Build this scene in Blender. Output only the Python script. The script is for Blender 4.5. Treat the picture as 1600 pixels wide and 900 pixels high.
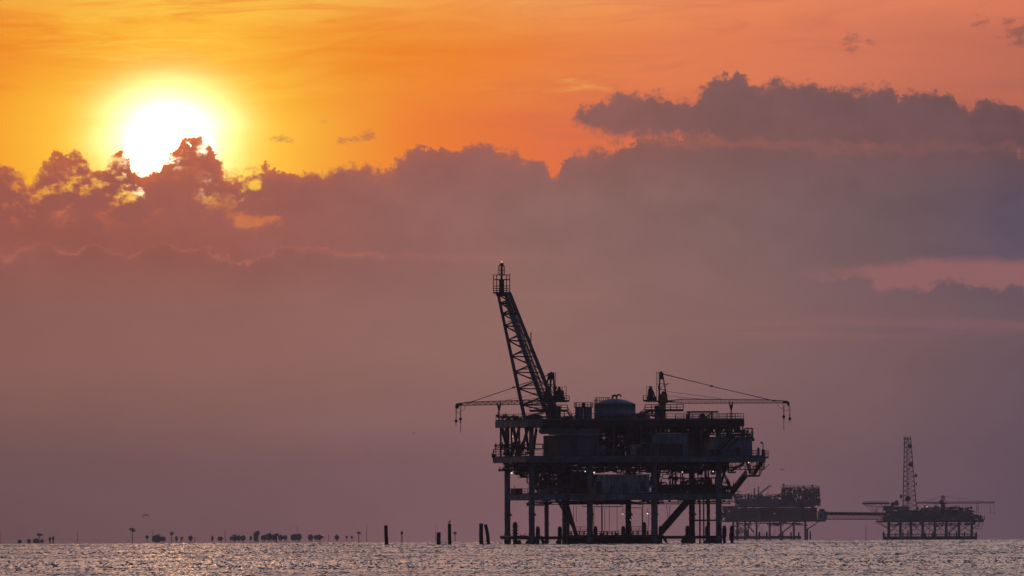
import bpy, math, random
import numpy as np
from mathutils import Vector, Matrix

# ------------------------------------------------------------------ scene basics
for o in list(bpy.data.objects):
    bpy.data.objects.remove(o, do_unlink=True)
scn = bpy.context.scene
COL = scn.collection
F = 16070.0            # focal length in photo pixels (1600 wide): about 5.7 degrees of view
CAM_H = 1.5            # eye height above the water
RE = 6.371e6           # the sea is curved
ROLL = math.radians(0.25)
YE = 835.3             # photo row of eye level in the unrolled frame

cam_d = bpy.data.cameras.new('camera')
cam = bpy.data.objects.new('camera', cam_d)
COL.objects.link(cam)
scn.camera = cam
cam_d.sensor_width = 36.0
cam_d.lens = 36.0 * F / 1600.0
cam_d.clip_start = 1.0
cam_d.clip_end = 80000.0
pitch = math.atan((YE - 450) / F)
cam.matrix_world = (Matrix.Translation((0, 0, CAM_H)) @ Matrix.Rotation(math.radians(90) + pitch, 4, 'X')
                    @ Matrix.Rotation(-ROLL, 4, 'Z'))
scn.render.resolution_x = 1024
scn.render.resolution_y = 576
scn.render.resolution_percentage = 100
scn.view_settings.view_transform = 'Standard'
scn.view_settings.look = 'None'
scn.view_settings.exposure = 0.0
scn.view_settings.gamma = 1.0
scn.view_settings.use_curve_mapping = False
scn.cycles.volume_bounces = 1
scn.cycles.max_bounces = 6

SUN_PX = (262.0, 232.0)
SUN_AZ = math.atan((SUN_PX[0] - 800) / F)
SUN_EL = math.atan((YE - SUN_PX[1] - 3) / F)

# ------------------------------------------------------------------ helpers for node maths
def lin(c):
    r = []
    for v in c:
        v = v / 255.0
        r.append(v / 12.92 if v <= 0.04045 else ((v + 0.055) / 1.055) ** 2.4)
    return tuple(r)

class S:
    """a float or colour socket with arithmetic"""
    def __init__(s, g, sock): s.g, s.k = g, sock
    def __add__(s, o): return s.g.m('ADD', s, o)
    __radd__ = __add__
    def __sub__(s, o): return s.g.m('SUBTRACT', s, o)
    def __rsub__(s, o): return s.g.m('SUBTRACT', o, s)
    def __mul__(s, o): return s.g.m('MULTIPLY', s, o)
    __rmul__ = __mul__
    def __truediv__(s, o): return s.g.m('DIVIDE', s, o)
    def __rtruediv__(s, o): return s.g.m('DIVIDE', o, s)

class G:
    def __init__(s, nt): s.nt = nt
    def _in(s, inp, v):
        if isinstance(v, S): s.nt.links.new(v.k, inp)
        else: inp.default_value = v
    def m(s, op, a, b=None, clamp=False):
        n = s.nt.nodes.new('ShaderNodeMath'); n.operation = op; n.use_clamp = clamp
        s._in(n.inputs[0], a)
        if b is not None: s._in(n.inputs[1], b)
        return S(s, n.outputs[0])
    def exp(s, a): return s.m('EXPONENT', a)
    def sq(s, a): return s.m('MULTIPLY', a, a)
    def maxi(s, a, b): return s.m('MAXIMUM', a, b)
    def mini(s, a, b): return s.m('MINIMUM', a, b)
    def sstep(s, x, lo, hi):
        n = s.nt.nodes.new('ShaderNodeMapRange'); n.interpolation_type = 'SMOOTHSTEP'
        s._in(n.inputs['Value'], x); s._in(n.inputs['From Min'], lo); s._in(n.inputs['From Max'], hi)
        return S(s, n.outputs[0])
    def lstep(s, x, lo, hi, a=0.0, b=1.0):
        n = s.nt.nodes.new('ShaderNodeMapRange')
        s._in(n.inputs['Value'], x); n.inputs['From Min'].default_value = lo; n.inputs['From Max'].default_value = hi
        n.inputs['To Min'].default_value = a; n.inputs['To Max'].default_value = b
        return S(s, n.outputs[0])
    def xyz(s, x, y, z=0.0):
        n = s.nt.nodes.new('ShaderNodeCombineXYZ')
        s._in(n.inputs[0], x); s._in(n.inputs[1], y); s._in(n.inputs[2], z)
        return S(s, n.outputs[0])
    def noise(s, vec, scale=1.0, detail=6.0, rough=0.55, dist=0.0, out=0):
        n = s.nt.nodes.new('ShaderNodeTexNoise')
        if vec is not None: s.nt.links.new(vec.k, n.inputs['Vector'])
        n.inputs['Scale'].default_value = scale; n.inputs['Detail'].default_value = detail
        n.inputs['Roughness'].default_value = rough; n.inputs['Distortion'].default_value = dist
        return S(s, n.outputs[out])
    def voro(s, vec, scale=1.0, rnd=1.0):
        n = s.nt.nodes.new('ShaderNodeTexVoronoi'); n.feature = 'SMOOTH_F1'
        s.nt.links.new(vec.k, n.inputs['Vector']); n.inputs['Scale'].default_value = scale
        n.inputs['Smoothness'].default_value = 0.35
        return S(s, n.outputs['Distance'])
    def curve(s, x, pts, x0, x1, y0, y1):
        n = s.nt.nodes.new('ShaderNodeFloatCurve')
        cv = n.mapping.curves[0]
        P = [((px - x0) / (x1 - x0), (py - y0) / (y1 - y0)) for px, py in pts]
        while len(cv.points) < len(P): cv.points.new(0.5, 0.5)
        for q, p in zip(cv.points, P):
            q.location = p; q.handle_type = 'AUTO_CLAMPED'
        n.mapping.update()
        s._in(n.inputs['Value'], s.lstep(x, x0, x1))
        return S(s, n.outputs[0]) * (y1 - y0) + y0
    def ramp(s, x, stops, x0, x1, srgb=True):
        n = s.nt.nodes.new('ShaderNodeValToRGB'); cr = n.color_ramp
        while len(cr.elements) < len(stops): cr.elements.new(0.5)
        for e, (p, c) in zip(cr.elements, stops):
            e.position = (p - x0) / (x1 - x0)
        for e, (p, c) in zip(cr.elements, stops):
            cc = lin(c) if srgb else c
            e.color = (*cc, 1)
        s._in(n.inputs[0], s.lstep(x, x0, x1))
        return S(s, n.outputs[0])
    def mix(s, f, a, b, mode='MIX'):
        n = s.nt.nodes.new('ShaderNodeMix'); n.data_type = 'RGBA'; n.blend_type = mode
        n.clamp_factor = True
        s._in(n.inputs[0], f)
        for i, v in ((6, a), (7, b)):
            if isinstance(v, S): s.nt.links.new(v.k, n.inputs[i])
            else: n.inputs[i].default_value = (*v, 1)
        return S(s, n.outputs[2])
    def cscale(s, c, f):     # colour times float
        n = s.nt.nodes.new('ShaderNodeVectorMath'); n.operation = 'SCALE'
        if isinstance(c, S): s.nt.links.new(c.k, n.inputs[0])
        else: n.inputs[0].default_value = c
        s._in(n.inputs['Scale'], f)
        return S(s, n.outputs[0])
    def cadd(s, a, b):
        n = s.nt.nodes.new('ShaderNodeVectorMath'); n.operation = 'ADD'
        s.nt.links.new(a.k, n.inputs[0]); s.nt.links.new(b.k, n.inputs[1])
        return S(s, n.outputs[0])

# ------------------------------------------------------------------ sky
def make_world():
    w = bpy.data.worlds.new('World'); scn.world = w; w.use_nodes = True
    nt = w.node_tree; nt.nodes.clear(); g = G(nt)
    tc = nt.nodes.new('ShaderNodeTexCoord')
    sep = nt.nodes.new('ShaderNodeSeparateXYZ'); nt.links.new(tc.outputs['Generated'], sep.inputs[0])
    dx, dy, dz = [S(g, sep.outputs[i]) for i in range(3)]
    az = g.m('ARCTAN2', dx, dy)
    el = g.m('ARCSINE', dz)
    # direction measured in photo-sized units (1 unit = 1/16070 rad)
    xu = az * F
    yu = (YE - 450) - el * F
    X = xu + 800.0 + yu * ROLL
    Y = yu + 450.0 - xu * ROLL
    P = g.xyz(X / 100.0, Y / 100.0)
    # ---------- clear sky behind the clouds
    ws = g.noise(g.xyz(X / 420.0 + Y / 900.0, Y / 70.0), 1.0, 5, 0.55, 0.6)        # long high streaks
    ws2 = g.noise(g.xyz(X / 160.0 - Y / 300.0, Y / 26.0, 3.3), 1.0, 5, 0.6, 0.9)
    wl = g.exp(0 - g.sq((X - 150.0) / 330.0))
    Yw = Y + (ws - 0.5) * 95.0 + (ws2 - 0.5) * 38.0 * wl
    r0 = g.ramp(X, [(0, (250, 168, 46)), (380, (255, 186, 58)), (760, (254, 170, 78)), (1150, (240, 138, 88)), (1600, (228, 124, 92))], -200, 1800)
    r1 = g.ramp(X, [(-100, (246, 132, 28)), (330, (250, 148, 34)), (700, (246, 138, 50)), (1050, (236, 130, 82)), (1350, (218, 122, 92)), (1600, (194, 110, 88))], -200, 1800)
    r2 = g.ramp(X, [(0, (252, 150, 34)), (330, (255, 168, 40)), (640, (246, 124, 48)), (880, (232, 116, 70)), (1200, (206, 112, 88)), (1600, (172, 100, 88))], -200, 1800)
    sky = g.mix(g.sstep(Yw, -20.0, 75.0), r0, r1)
    sky = g.mix(g.sstep(Yw, 95.0, 210.0), sky, r2)
    dk = g.noise(g.xyz(X / 260.0 + Y / 140.0, Y / 44.0, 5.5), 1.0, 6, 0.6, 1.5)
    sky = g.mix(g.sstep(dk, 0.44, 0.68) * g.sstep(X, 900.0, 300.0) * g.sstep(Y, 230.0, 120.0) * 0.8, sky, lin((244, 122, 24)))
    sky = g.mix(g.sstep(dk, 0.46, 0.70) * g.sstep(X, 500.0, 1100.0) * 0.4, sky, lin((206, 112, 84)))
    bnd = g.exp(0 - g.sq((Yw - 98.0) / 26.0)) * g.sstep(X, 420.0, 250.0) + g.exp(0 - g.sq((Yw - 88.0) / 40.0)) * g.exp(0 - g.sq((X - 640.0) / 180.0)) * 0.7
    sky = g.mix(bnd * (0.3 + g.sstep(dk, 0.35, 0.6) * 0.5), sky, lin((244, 118, 22)))
    # thin bright cirrus
    ci = g.noise(g.xyz(X / 130.0 + Y / 200.0, Y / 16.0, 7.1), 1.0, 6, 0.62, 1.2)
    cm = g.exp(0 - g.sq((X - 210.0) / 190.0) - g.sq((Y - 62.0) / 42.0)) * 0.9 + \
         g.exp(0 - g.sq((X - 880.0) / 120.0) - g.sq((Y - 133.0) / 14.0)) * 0.8
    sky = g.mix(g.sstep(ci, 0.47, 0.72) * cm * 0.55, sky, lin((255, 205, 92)))
    # glow round the sun
    ex = (X - 264.0) / 1.32
    rr = g.m('SQRT', g.sq(ex) + g.sq(Y - 210.0))
    rrn = rr + (ws - 0.5) * 26.0
    g1 = g.exp(0 - g.m('POWER', rrn / 72.0, 2.5)) * 1.7 + g.exp(0 - g.sq(rr / 30.0)) * 3.0
    g2 = g.exp(0 - g.m('POWER', rrn / 140.0, 1.45))
    sky = g.cadd(sky, g.cscale((1.0, 0.88, 0.70), g1))
    sky = g.cadd(sky, g.cscale((0.40, 0.68, 0.07), g2))
    rd = g.m('SQRT', g.sq(X - 265.0) + g.sq(Y - 253.0))
    sky = g.cadd(sky, g.cscale((1.0, 0.9, 0.75), g.sstep(rd, 80.0, 68.0) * 1.2))
    # ---------- warped coordinates for the cumulus edges
    nv = nt.nodes.new('ShaderNodeTexNoise'); nt.links.new(P.k, nv.inputs['Vector'])
    nv.inputs['Scale'].default_value = 2.6; nv.inputs['Detail'].default_value = 9; nv.inputs['Roughness'].default_value = 0.62
    sp = nt.nodes.new('ShaderNodeSeparateColor'); nt.links.new(nv.outputs['Color'], sp.inputs[0])
    n1 = S(g, sp.outputs[0]) - 0.5; n2 = S(g, sp.outputs[1]) - 0.5; n3 = S(g, sp.outputs[2]) - 0.5
    Xd = X + n1 * 34.0
    vo = g.voro(g.xyz(Xd / 100.0, (Y + n2 * 20.0) / 100.0), 3.4)
    Yd = Y + n2 * 30.0 + (0.42 - vo) * 20.0
    fine = g.noise(P, 9.0, 7, 0.62)
    Yd = Yd + (fine - 0.5) * 44.0
    topA = g.curve(Xd, [(-400, 262), (-120, 250), (0, 258), (22, 259), (44, 288), (62, 262), (100, 240), (128, 238), (150, 268), (164, 238), (190, 232),
                        (212, 266), (236, 270), (258, 246), (276, 226), (300, 214), (324, 226), (344, 252), (362, 272), (392, 270), (412, 254),
                        (440, 264), (500, 268), (545, 254), (600, 262), (632, 240), (660, 224), (700, 234), (738, 224), (800, 240), (850, 256),
                        (866, 268), (892, 238), (940, 232), (985, 220), (1040, 214), (1120, 205), (1600, 190), (2100, 190)], -400, 2100, 0, 900)
    dA = Yd - topA
    ew = g.sstep(g.noise(g.xyz(X / 120.0, Y / 60.0, 6.6), 1.0, 3, 0.5), 0.40, 0.72) * 7.0 + 3.0
    mA = g.sstep(dA, 0 - ew * 0.8, ew * 1.4)
    # thin places and gaps in the bank near the sun
    hn = (g.noise(g.xyz(X / 38.0, Y / 28.0, 1.7), 1.0, 8, 0.66) - 0.5) * 1.7 + 0.5
    def ga(cx, cy, sx, sy, a):
        return g.exp(0 - g.sq((X - cx) / sx) - g.sq((Y - cy) / sy)) * a
    hol = ga(205, 300, 24, 26, .30) + ga(150, 262, 38, 18, .30) + ga(396, 294, 18, 16, .30) + ga(404, 343, 40, 10, .30) + ga(380, 330, 20, 30, .14) + \
          ga(330, 308, 16, 22, .10) + ga(322, 234, 16, 8, .16) + ga(262, 252, 18, 10, .20) + ga(350, 262, 14, 10, .12) + ga(90, 300, 90, 26, .15) + ga(60, 335, 90, 16, .07) + ga(1375, 232, 34, 12, .10) + ga(1590, 236, 34, 26, .12)
    gap = g.sstep(hn + hol, 0.60, 0.88) * g.m('MULTIPLY', hol, 7.0, True)
    mA = mA * (1.0 - gap * (0.86 - g.sstep(Y, 316.0, 330.0) * 0.4))
    # upper bank on the right
    topB = g.curve(Xd, [(820, 330), (880, 200), (900, 174), (922, 164), (945, 150), (1000, 142), (1040, 150), (1080, 152), (1105, 130), (1130, 114), (1160, 118),
                        (1190, 134), (1215, 124), (1262, 122), (1300, 136), (1350, 130), (1394, 138), (1412, 148), (1432, 137), (1480, 140), (1508, 166), (1550, 152), (1600, 166), (1800, 150), (2100, 170)], 820, 2100, 0, 900)
    botB = g.curve(X, [(820, 150), (885, 183), (920, 203), (1000, 212), (1080, 222), (1200, 226), (1600, 232), (2100, 240)], 820, 2100, 0, 900)
    mB = g.sstep(Yd - topB, 0 - ew * 0.8, ew * 1.5) * g.sstep(botB - Y + n3 * 60.0 + (fine - 0.5) * 30.0, -14.0, 14.0) * g.sstep(X + n1 * 40, 884.0, 905.0)
    # small loose puffs
    pn = (g.noise(g.xyz(X / 24.0 + Y / 60.0, Y / 15.0, 9.2), 1.0, 7, 0.62) - 0.5) * 1.3 + 0.5
    pf = ga(1335, 66, 50, 16, .26) + ga(1528, 30, 22, 18, .25) + ga(1590, 50, 32, 26, .34) + ga(575, 212, 26, 12, .30) + ga(537, 221, 20, 9, .28) + ga(516, 190, 16, 9, .20) + \
         ga(440, 219, 20, 10, .28) + ga(382, 262, 24, 10, .26) + ga(370, 280, 40, 4, .24)
    mP = g.sstep(pn + pf, 0.66, 0.92) * g.m('MULTIPLY', pf, 7.0, True)
    # colours of the shaded banks
    b0 = g.ramp(X, [(0, (172, 96, 74)), (280, (186, 102, 76)), (520, (168, 100, 86)), (820, (154, 98, 90)), (1150, (130, 92, 90)), (1600, (110, 80, 84))], -200, 1800)
    b1 = g.ramp(X, [(0, (160, 92, 80)), (350, (164, 96, 84)), (820, (148, 106, 100)), (1150, (134, 102, 98)), (1400, (116, 92, 96)), (1600, (98, 83, 98))], -200, 1800)
    b2 = g.ramp(X, [(0, (150, 101, 90)), (400, (156, 107, 96)), (820, (155, 112, 104)), (1200, (138, 103, 100)), (1600, (112, 88, 96))], -200, 1800)
    b3 = g.ramp(X, [(0, (123, 89, 88)), (400, (134, 96, 97)), (820, (147, 105, 109)), (1200, (137, 99, 106)), (1600, (110, 86, 99))], -200, 1800)
    body = g.mix(g.sstep(Y, 210.0, 340.0), b0, b1)
    body = g.mix(g.sstep(Y, 360.0, 500.0), body, b2)
    body = g.mix(g.sstep(Y, 520.0, 845.0), body, b3)
    lowf = g.noise(g.xyz(X / 260.0, Y / 90.0, 4.0), 1.0, 5, 0.5)
    bil = g.noise(g.xyz(Xd / 110.0, Yd / 70.0, 8.0), 1.0, 7, 0.6)
    body = g.cscale(body, 0.90 + lowf * 0.20 + (bil - 0.5) * 0.30 * g.sstep(Y, 520.0, 300.0) + (bil - 0.5) * 0.10)
    # rims lit from behind
    sd = g.exp(0 - rr / 150.0)
    rim = g.sstep(dA, 34.0, 0.0) * g.sstep(dA, -6.0, 2.0) * (sd * 0.9 + 0.04)
    bodyA = g.mix(rim * g.sstep(fine, 0.36, 0.62), body, lin((250, 120, 52)))
    bodyA = g.mix(g.sstep(hn + hol, 0.52, 0.80) * g.exp(0 - g.sq((X - 150) / 230.0)) * 0.50 * g.sstep(Y, 380.0, 300.0), bodyA, lin((222, 112, 70)))
    # second, lower ridge with a thin lit crest
    top2 = g.curve(Xd, [(-400, 400), (0, 402), (36, 388), (70, 380), (110, 392), (150, 386), (200, 396), (250, 384), (300, 386), (340, 398), (380, 412), (420, 402), (452, 386),
                        (500, 390), (540, 396), (580, 396), (640, 404), (700, 398), (800, 410), (2100, 420)], -400, 2100, 0, 900)
    d2 = Y + n2 * 44.0 + n3 * 16.0 + (0.42 - vo) * 10.0 + (fine - 0.5) * 14.0 - top2
    fade2 = g.sstep(X, 760.0, 520.0)
    bodyA = g.mix(g.exp(0 - g.sq(d2 / (1.6 + g.sstep(bil, 0.4, 0.7) * 5.0))) * fade2 * (0.12 + g.sstep(hn, 0.3, 0.8) * 0.42), bodyA, lin((206, 116, 92)))
    bodyA = g.cscale(bodyA, 1.0 - g.sstep(d2, 0.0, 14.0) * g.sstep(d2, 130.0, 10.0) * fade2 * 0.07)
    sky = g.mix(g.sstep(Y + n2 * 30.0, 300.0, 336.0) * 0.9, sky, g.mix(g.sstep(hn, 0.3, 0.8), lin((206, 100, 62)), lin((248, 138, 72))))
    col = g.mix(mP * 0.5, sky, body)
    col = g.mix(mB, col, g.mix(g.sstep(Yd - topB, 20.0, 0.0) * 0.10, body, lin((220, 120, 80))))
    # soft pink veil between the two banks, then the main bank
    mA2 = g.maxi(mA, g.sstep(Y, 360.0, 400.0))
    bodyL = g.mix(g.exp(0 - g.sq((Y - 224.0 + n3 * 12) / 7.0)) * g.sstep(X, 1000, 1060) * g.sstep(X, 1260, 1100) * g.sstep(hn, 0.35, 0.7) * 0.2, bodyA, lin((190, 108, 92)))
    col = g.mix(mA2 * (1.0 - mB * 0.55), col, bodyL)
    # pink openings low on the right
    st = g.curve(Xd, [(1180, 426), (1260, 423), (1340, 418), (1400, 412), (1470, 403), (1600, 406), (2100, 400)], 1180, 2100, 0, 900)
    sb = g.curve(Xd, [(1180, 428), (1260, 432), (1330, 436), (1380, 446), (1430, 456), (1500, 444), (1560, 450), (1640, 460), (2100, 440)], 1180, 2100, 0, 900)
    pk = g.sstep(Y + n2 * 20.0 - st, -8.0, 12.0) * g.sstep(sb - Yd, -6.0, 12.0) * g.sstep(X, 1180.0, 1370.0)
    ln = g.noise(g.xyz(X / 300.0, Y / 16.0, 2.2), 1.0, 4, 0.5)
    bands = (g.exp(0 - g.sq((Y - 515.0) / 20.0)) * g.sstep(X, 820.0, 1200.0) + g.exp(0 - g.sq((Y - 464.0) / 9.0)) * ga(980, 464, 160, 20, 1.0)
             + g.exp(0 - g.sq((Y - 404.0) / 10.0)) * ga(720, 404, 200, 20, 1.0)) * g.sstep(ln, 0.35, 0.65) * 0.24
    col = g.mix(pk * 0.75, col, lin((162, 106, 106)))
    col = g.mix(bands, col, lin((178, 112, 108)))
    # ---------- the rest of the dome
    sk = nt.nodes.new('ShaderNodeTexSky'); sk.sky_type = 'NISHITA'; sk.sun_disc = False
    sk.sun_elevation = SUN_EL; sk.sun_rotation = SUN_AZ
    sk.air_density = 1.4; sk.dust_density = 2.0; sk.ozone_density = 2.0
    nish = g.mix(1.0, g.cscale(S(g, sk.outputs[0]), NISH), (0.95, 0.95, 1.40), 'MULTIPLY')
    eld = el * (180 / math.pi)
    azd = g.m('ABSOLUTE', az) * (180 / math.pi)
    up = g.ramp(eld, [(2.5, (0.95, 0.42, 0.17)), (6, (0.76, 0.55, 0.49)), (14, (0.68, 0.56, 0.57)), (26, (0.20, 0.25, 0.43)), (45, (0.16, 0.19, 0.26))], 0, 60, srgb=False)
    azf = g.exp(0 - g.sq(azd / 55.0))
    upper = g.mix(g.sstep(eld, 22.0, 50.0), up, nish)
    upper = g.mix(azf, nish, upper)
    upper = g.mix(g.exp(0 - g.sq((az * (180 / math.pi) + 1.9) / 3.2)) * g.sstep(eld, 24.0, 6.0) * 0.5, upper, (1.25, 0.60, 0.42))
    f_out = g.sstep(eld, 2.75, 4.2)
    f_az = g.sstep(azd, 12.0, 40.0)
    col = g.mix(f_out, col, upper)
    col = g.mix(f_az, col, g.mix(0.55, upper, nish))
    bg = nt.nodes.new('ShaderNodeBackground'); nt.links.new(col.k, bg.inputs[0]); bg.inputs[1].default_value = 1.0
    out = nt.nodes.new('ShaderNodeOutputWorld'); nt.links.new(bg.outputs[0], out.inputs[0])
    w.cycles.sampling_method = 'MANUAL'; w.cycles.sample_map_resolution = 2048
NISH = 0.10
make_world()

sun_d = bpy.data.lights.new('sun', 'SUN'); sun = bpy.data.objects.new('sun', sun_d); COL.objects.link(sun)
sun_d.energy = 0.006; sun_d.angle = math.radians(0.53); sun_d.color = (1.0, 0.50, 0.22)
sd_ = Vector((math.sin(SUN_AZ) * math.cos(SUN_EL), math.cos(SUN_AZ) * math.cos(SUN_EL), math.sin(SUN_EL)))
sun.rotation_euler = (sd_).to_track_quat('Z', 'Y').to_euler()
sun.location = (0, 0, 300)

# ------------------------------------------------------------------ tagging and placing
def tag(o, label=None, cat=None, group=None, kind=None):
    if label: o['label'] = label
    if cat: o['category'] = cat
    if group: o['group'] = group
    if kind: o['kind'] = kind
    return o

def drop(x, y): return -(x * x + y * y) / (2 * RE)

def place(px, py, D):
    """world point seen at photo pixel (px, py) at distance D"""
    dx, dy = px - 800.0, py - 450.0
    xu = dx * math.cos(ROLL) - dy * math.sin(ROLL)
    yu = dy * math.cos(ROLL) + dx * math.sin(ROLL)
    a = -yu / F + math.tan(pitch)
    return Vector((xu / F * D, D, CAM_H + a * D))

def mat(name, base, rough=0.7, metal=0.0, var=0.25, scale=0.8, rust=0.0, bump=0.0, spec=0.4, streak=False):
    m = bpy.data.materials.new(name); m.use_nodes = True
    nt = m.node_tree; g = G(nt); bs = nt.nodes['Principled BSDF']
    tc = nt.nodes.new('ShaderNodeTexCoord'); mp = nt.nodes.new('ShaderNodeMapping')
    nt.links.new(tc.outputs['Object'], mp.inputs[0])
    if streak: mp.inputs['Scale'].default_value = (1, 1, 0.22)
    v = S(g, mp.outputs[0])
    n = g.noise(v, scale, 6, 0.6)
    dark = tuple(c * (1 - var) for c in base); lite = tuple(min(1, c * (1 + var)) for c in base)
    col = g.mix(g.sstep(n, 0.3, 0.7), dark, lite)
    if rust:
        n2 = g.noise(v, scale * 2.3, 8, 0.65)
        col = g.mix(g.sstep(n2, 0.62 - rust * 0.2, 0.72 - rust * 0.1) * 0.8, col, (0.14, 0.055, 0.03))
    nt.links.new(col.k, bs.inputs['Base Color'])
    bs.inputs['Roughness'].default_value = rough; bs.inputs['Metallic'].default_value = metal
    bs.inputs['Specular IOR Level'].default_value = spec
    if bump:
        b = nt.nodes.new('ShaderNodeBump'); b.inputs['Strength'].default_value = bump
        nt.links.new(n.k, b.inputs['Height']); nt.links.new(b.outputs[0], bs.inputs['Normal'])
    return m

# ------------------------------------------------------------------ sea: one curved sheet of short wind waves
def make_water():
    rng = np.random.default_rng(7)
    fpx = F * 1024 / 1600.0
    # azimuth columns: fine where the photograph looks, coarse all round
    fine = np.linspace(math.radians(-3.5), math.radians(3.5), 1500)
    left = np.linspace(math.radians(-180), math.radians(-3.5), 90)[:-1]
    right = np.linspace(math.radians(3.5), math.radians(180), 90)[1:]
    az = np.concatenate([left, fine, right])
    # crest distances, evenly spaced in what the eye sees
    inv = np.linspace(1 / 260.0, 1 / 5200.0, 330)
    cr = 1 / inv
    rings = [(r, 0) for r in (6.0, 20.0, 60.0, 120.0, 190.0, 240.0)]
    for c in cr: rings += [(c, -1), (c, 1)]
    rings += [(r, 0) for r in (5600.0, 6500.0, 8000.0, 9500.0, 12000.0, 15000.0)]
    def smooth_noise(n_cells, phase):
        k = rng.normal(size=n_cells + 4)
        t = np.clip(phase, 0, n_cells + 0.999); i = t.astype(int); f = t - i; f = f * f * (3 - 2 * f)
        return k[i] * (1 - f) + k[i + 1] * f
    nA = len(az); R = np.zeros((len(rings), nA)); Z = np.zeros_like(R)
    ridge = None
    for j, (r, t) in enumerate(rings):
        if t == 0:
            R[j] = r; Z[j] = 0
            continue
        if t == -1:
            lat = (az + math.pi) * r
            h = np.zeros(nA); sl = np.zeros(nA); wob = np.zeros(nA)
            for wl, a in ((0.08, 0.6), (0.16, 0.7), (0.34, 0.55), (1.1, 0.3), (7.0, 0.3)):
                wl2 = wl * (r / 700.0) ** 0.55
                sel = slice(0, nA)
                ph = (lat - lat[0]) / wl2
                L = int(ph[-1]) + 2
                if L > 400000: L = 400000; ph = ph % 399990
                h += a * smooth_noise(L, ph)
                if wl < 10: sl += a * smooth_noise(L, ph)
                wob += a * smooth_noise(L, ph)
            amp = 0.024 * (r / 600.0) ** 0.42
            hh = amp * (h + 0.35 * np.abs(h))
            grp = 0.6 + 0.5 * math.sin(r * 0.02) * math.sin(r * 0.0071 + 1)
            hh *= grp
            slope = 0.13 * np.exp(1.25 * sl)
            slope = slope * math.exp(0.22 * math.sin(2.6e3 * (1 / r - 1 / 5200) * 9.0 + 0.5) + 0.18 * math.sin(2.6e3 * (1 / r) * 23.0)) * np.exp(0.28 * smooth_noise(int((lat[-1] - lat[0]) / (14 * (r / 700.0))) + 3, (lat - lat[0]) / (14 * (r / 700.0))))
            slope = np.clip(slope, 0.035, 0.8)
            run = np.clip((np.abs(hh) + amp) / slope, 0.05, 0.42 * 260)
            step = r * r * (inv[0] - inv[1])
            run = np.minimum(run, step * 0.8)
            R[j] = r - run + 0.12 * step * wob * 0; Z[j] = -amp * 1.2
            ridge = (r, hh)
        else:
            R[j] = r; Z[j] = ridge[1]
    X = R * np.sin(az)[None, :]; Y = R * np.cos(az)[None, :]
    Z = Z - (R ** 2) / (2 * RE)
    co = np.stack([X, Y, Z], -1).reshape(-1, 3)
    nr = len(rings)
    ii = (np.arange(nr - 1)[:, None] * nA + np.arange(nA - 1)[None, :]).reshape(-1)
    # close the full circle and the middle
    q = np.stack([ii, ii + 1, ii + nA + 1, ii + nA], -1)
    q = q[:, ::-1]
    me = bpy.data.meshes.new('water')
    me.vertices.add(len(co)); me.vertices.foreach_set('co', co.ravel())
    nq = len(q)
    me.loops.add(nq * 4); me.loops.foreach_set('vertex_index', q.ravel().astype(np.int32))
    me.polygons.add(nq); me.polygons.foreach_set('loop_start', np.arange(0, nq * 4, 4, dtype=np.int32))
    me.polygons.foreach_set('loop_total', np.full(nq, 4, dtype=np.int32))
    me.update(calc_edges=True)
    o = bpy.data.objects.new('water', me); COL.objects.link(o)
    m = bpy.data.materials.new('sea water'); m.use_nodes = True
    nt = m.node_tree; g = G(nt); bs = nt.nodes['Principled BSDF']
    bs.inputs['Base Color'].default_value = (0.012, 0.016, 0.028, 1)
    bs.inputs['Roughness'].default_value = 0.2
    bs.inputs['IOR'].default_value = 1.333
    geo = nt.nodes.new('ShaderNodeNewGeometry')
    mp = nt.nodes.new('ShaderNodeMapping'); nt.links.new(geo.outputs['Position'], mp.inputs[0])
    mp.inputs['Scale'].default_value = (1.0, 0.35, 1.0)
    n = g.noise(S(g, mp.outputs[0]), 1.6, 4, 0.6)
    b = nt.nodes.new('ShaderNodeBump'); b.inputs['Strength'].default_value = 0.35; b.inputs['Distance'].default_value = 0.12
    nt.links.new(n.k, b.inputs['Height']); nt.links.new(b.outputs[0], bs.inputs['Normal'])
    me.materials.append(m)
    tag(o, kind='structure')
make_water()

# ------------------------------------------------------------------ air
def make_haze():
    me = bpy.data.meshes.new('haze')
    x0, x1, y0, y1, z0, z1 = -9500.0, 9500.0, -600.0, 11000.0, -45.0, 85.0
    v = [(x, y, z) for z in (z0, z1) for y in (y0, y1) for x in (x0, x1)]
    f = [(0, 2, 3, 1), (4, 5, 7, 6), (0, 1, 5, 4), (2, 6, 7, 3), (0, 4, 6, 2), (1, 3, 7, 5)]
    me.from_pydata(v, [], f); me.update()
    o = bpy.data.objects.new('haze', me); COL.objects.link(o)
    m = bpy.data.materials.new('haze'); m.use_nodes = True; nt = m.node_tree; nt.nodes.clear()
    pv = nt.nodes.new('ShaderNodeVolumePrincipled')
    pv.inputs['Color'].default_value = (0.87, 0.77, 0.86, 1)
    pv.inputs['Density'].default_value = HAZE
    pv.inputs['Anisotropy'].default_value = 0.35
    out = nt.nodes.new('ShaderNodeOutputMaterial'); nt.links.new(pv.outputs[0], out.inputs['Volume'])
    me.materials.append(m)
    tag(o, kind='stuff')
HAZE = 5.2e-5
make_haze()

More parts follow.
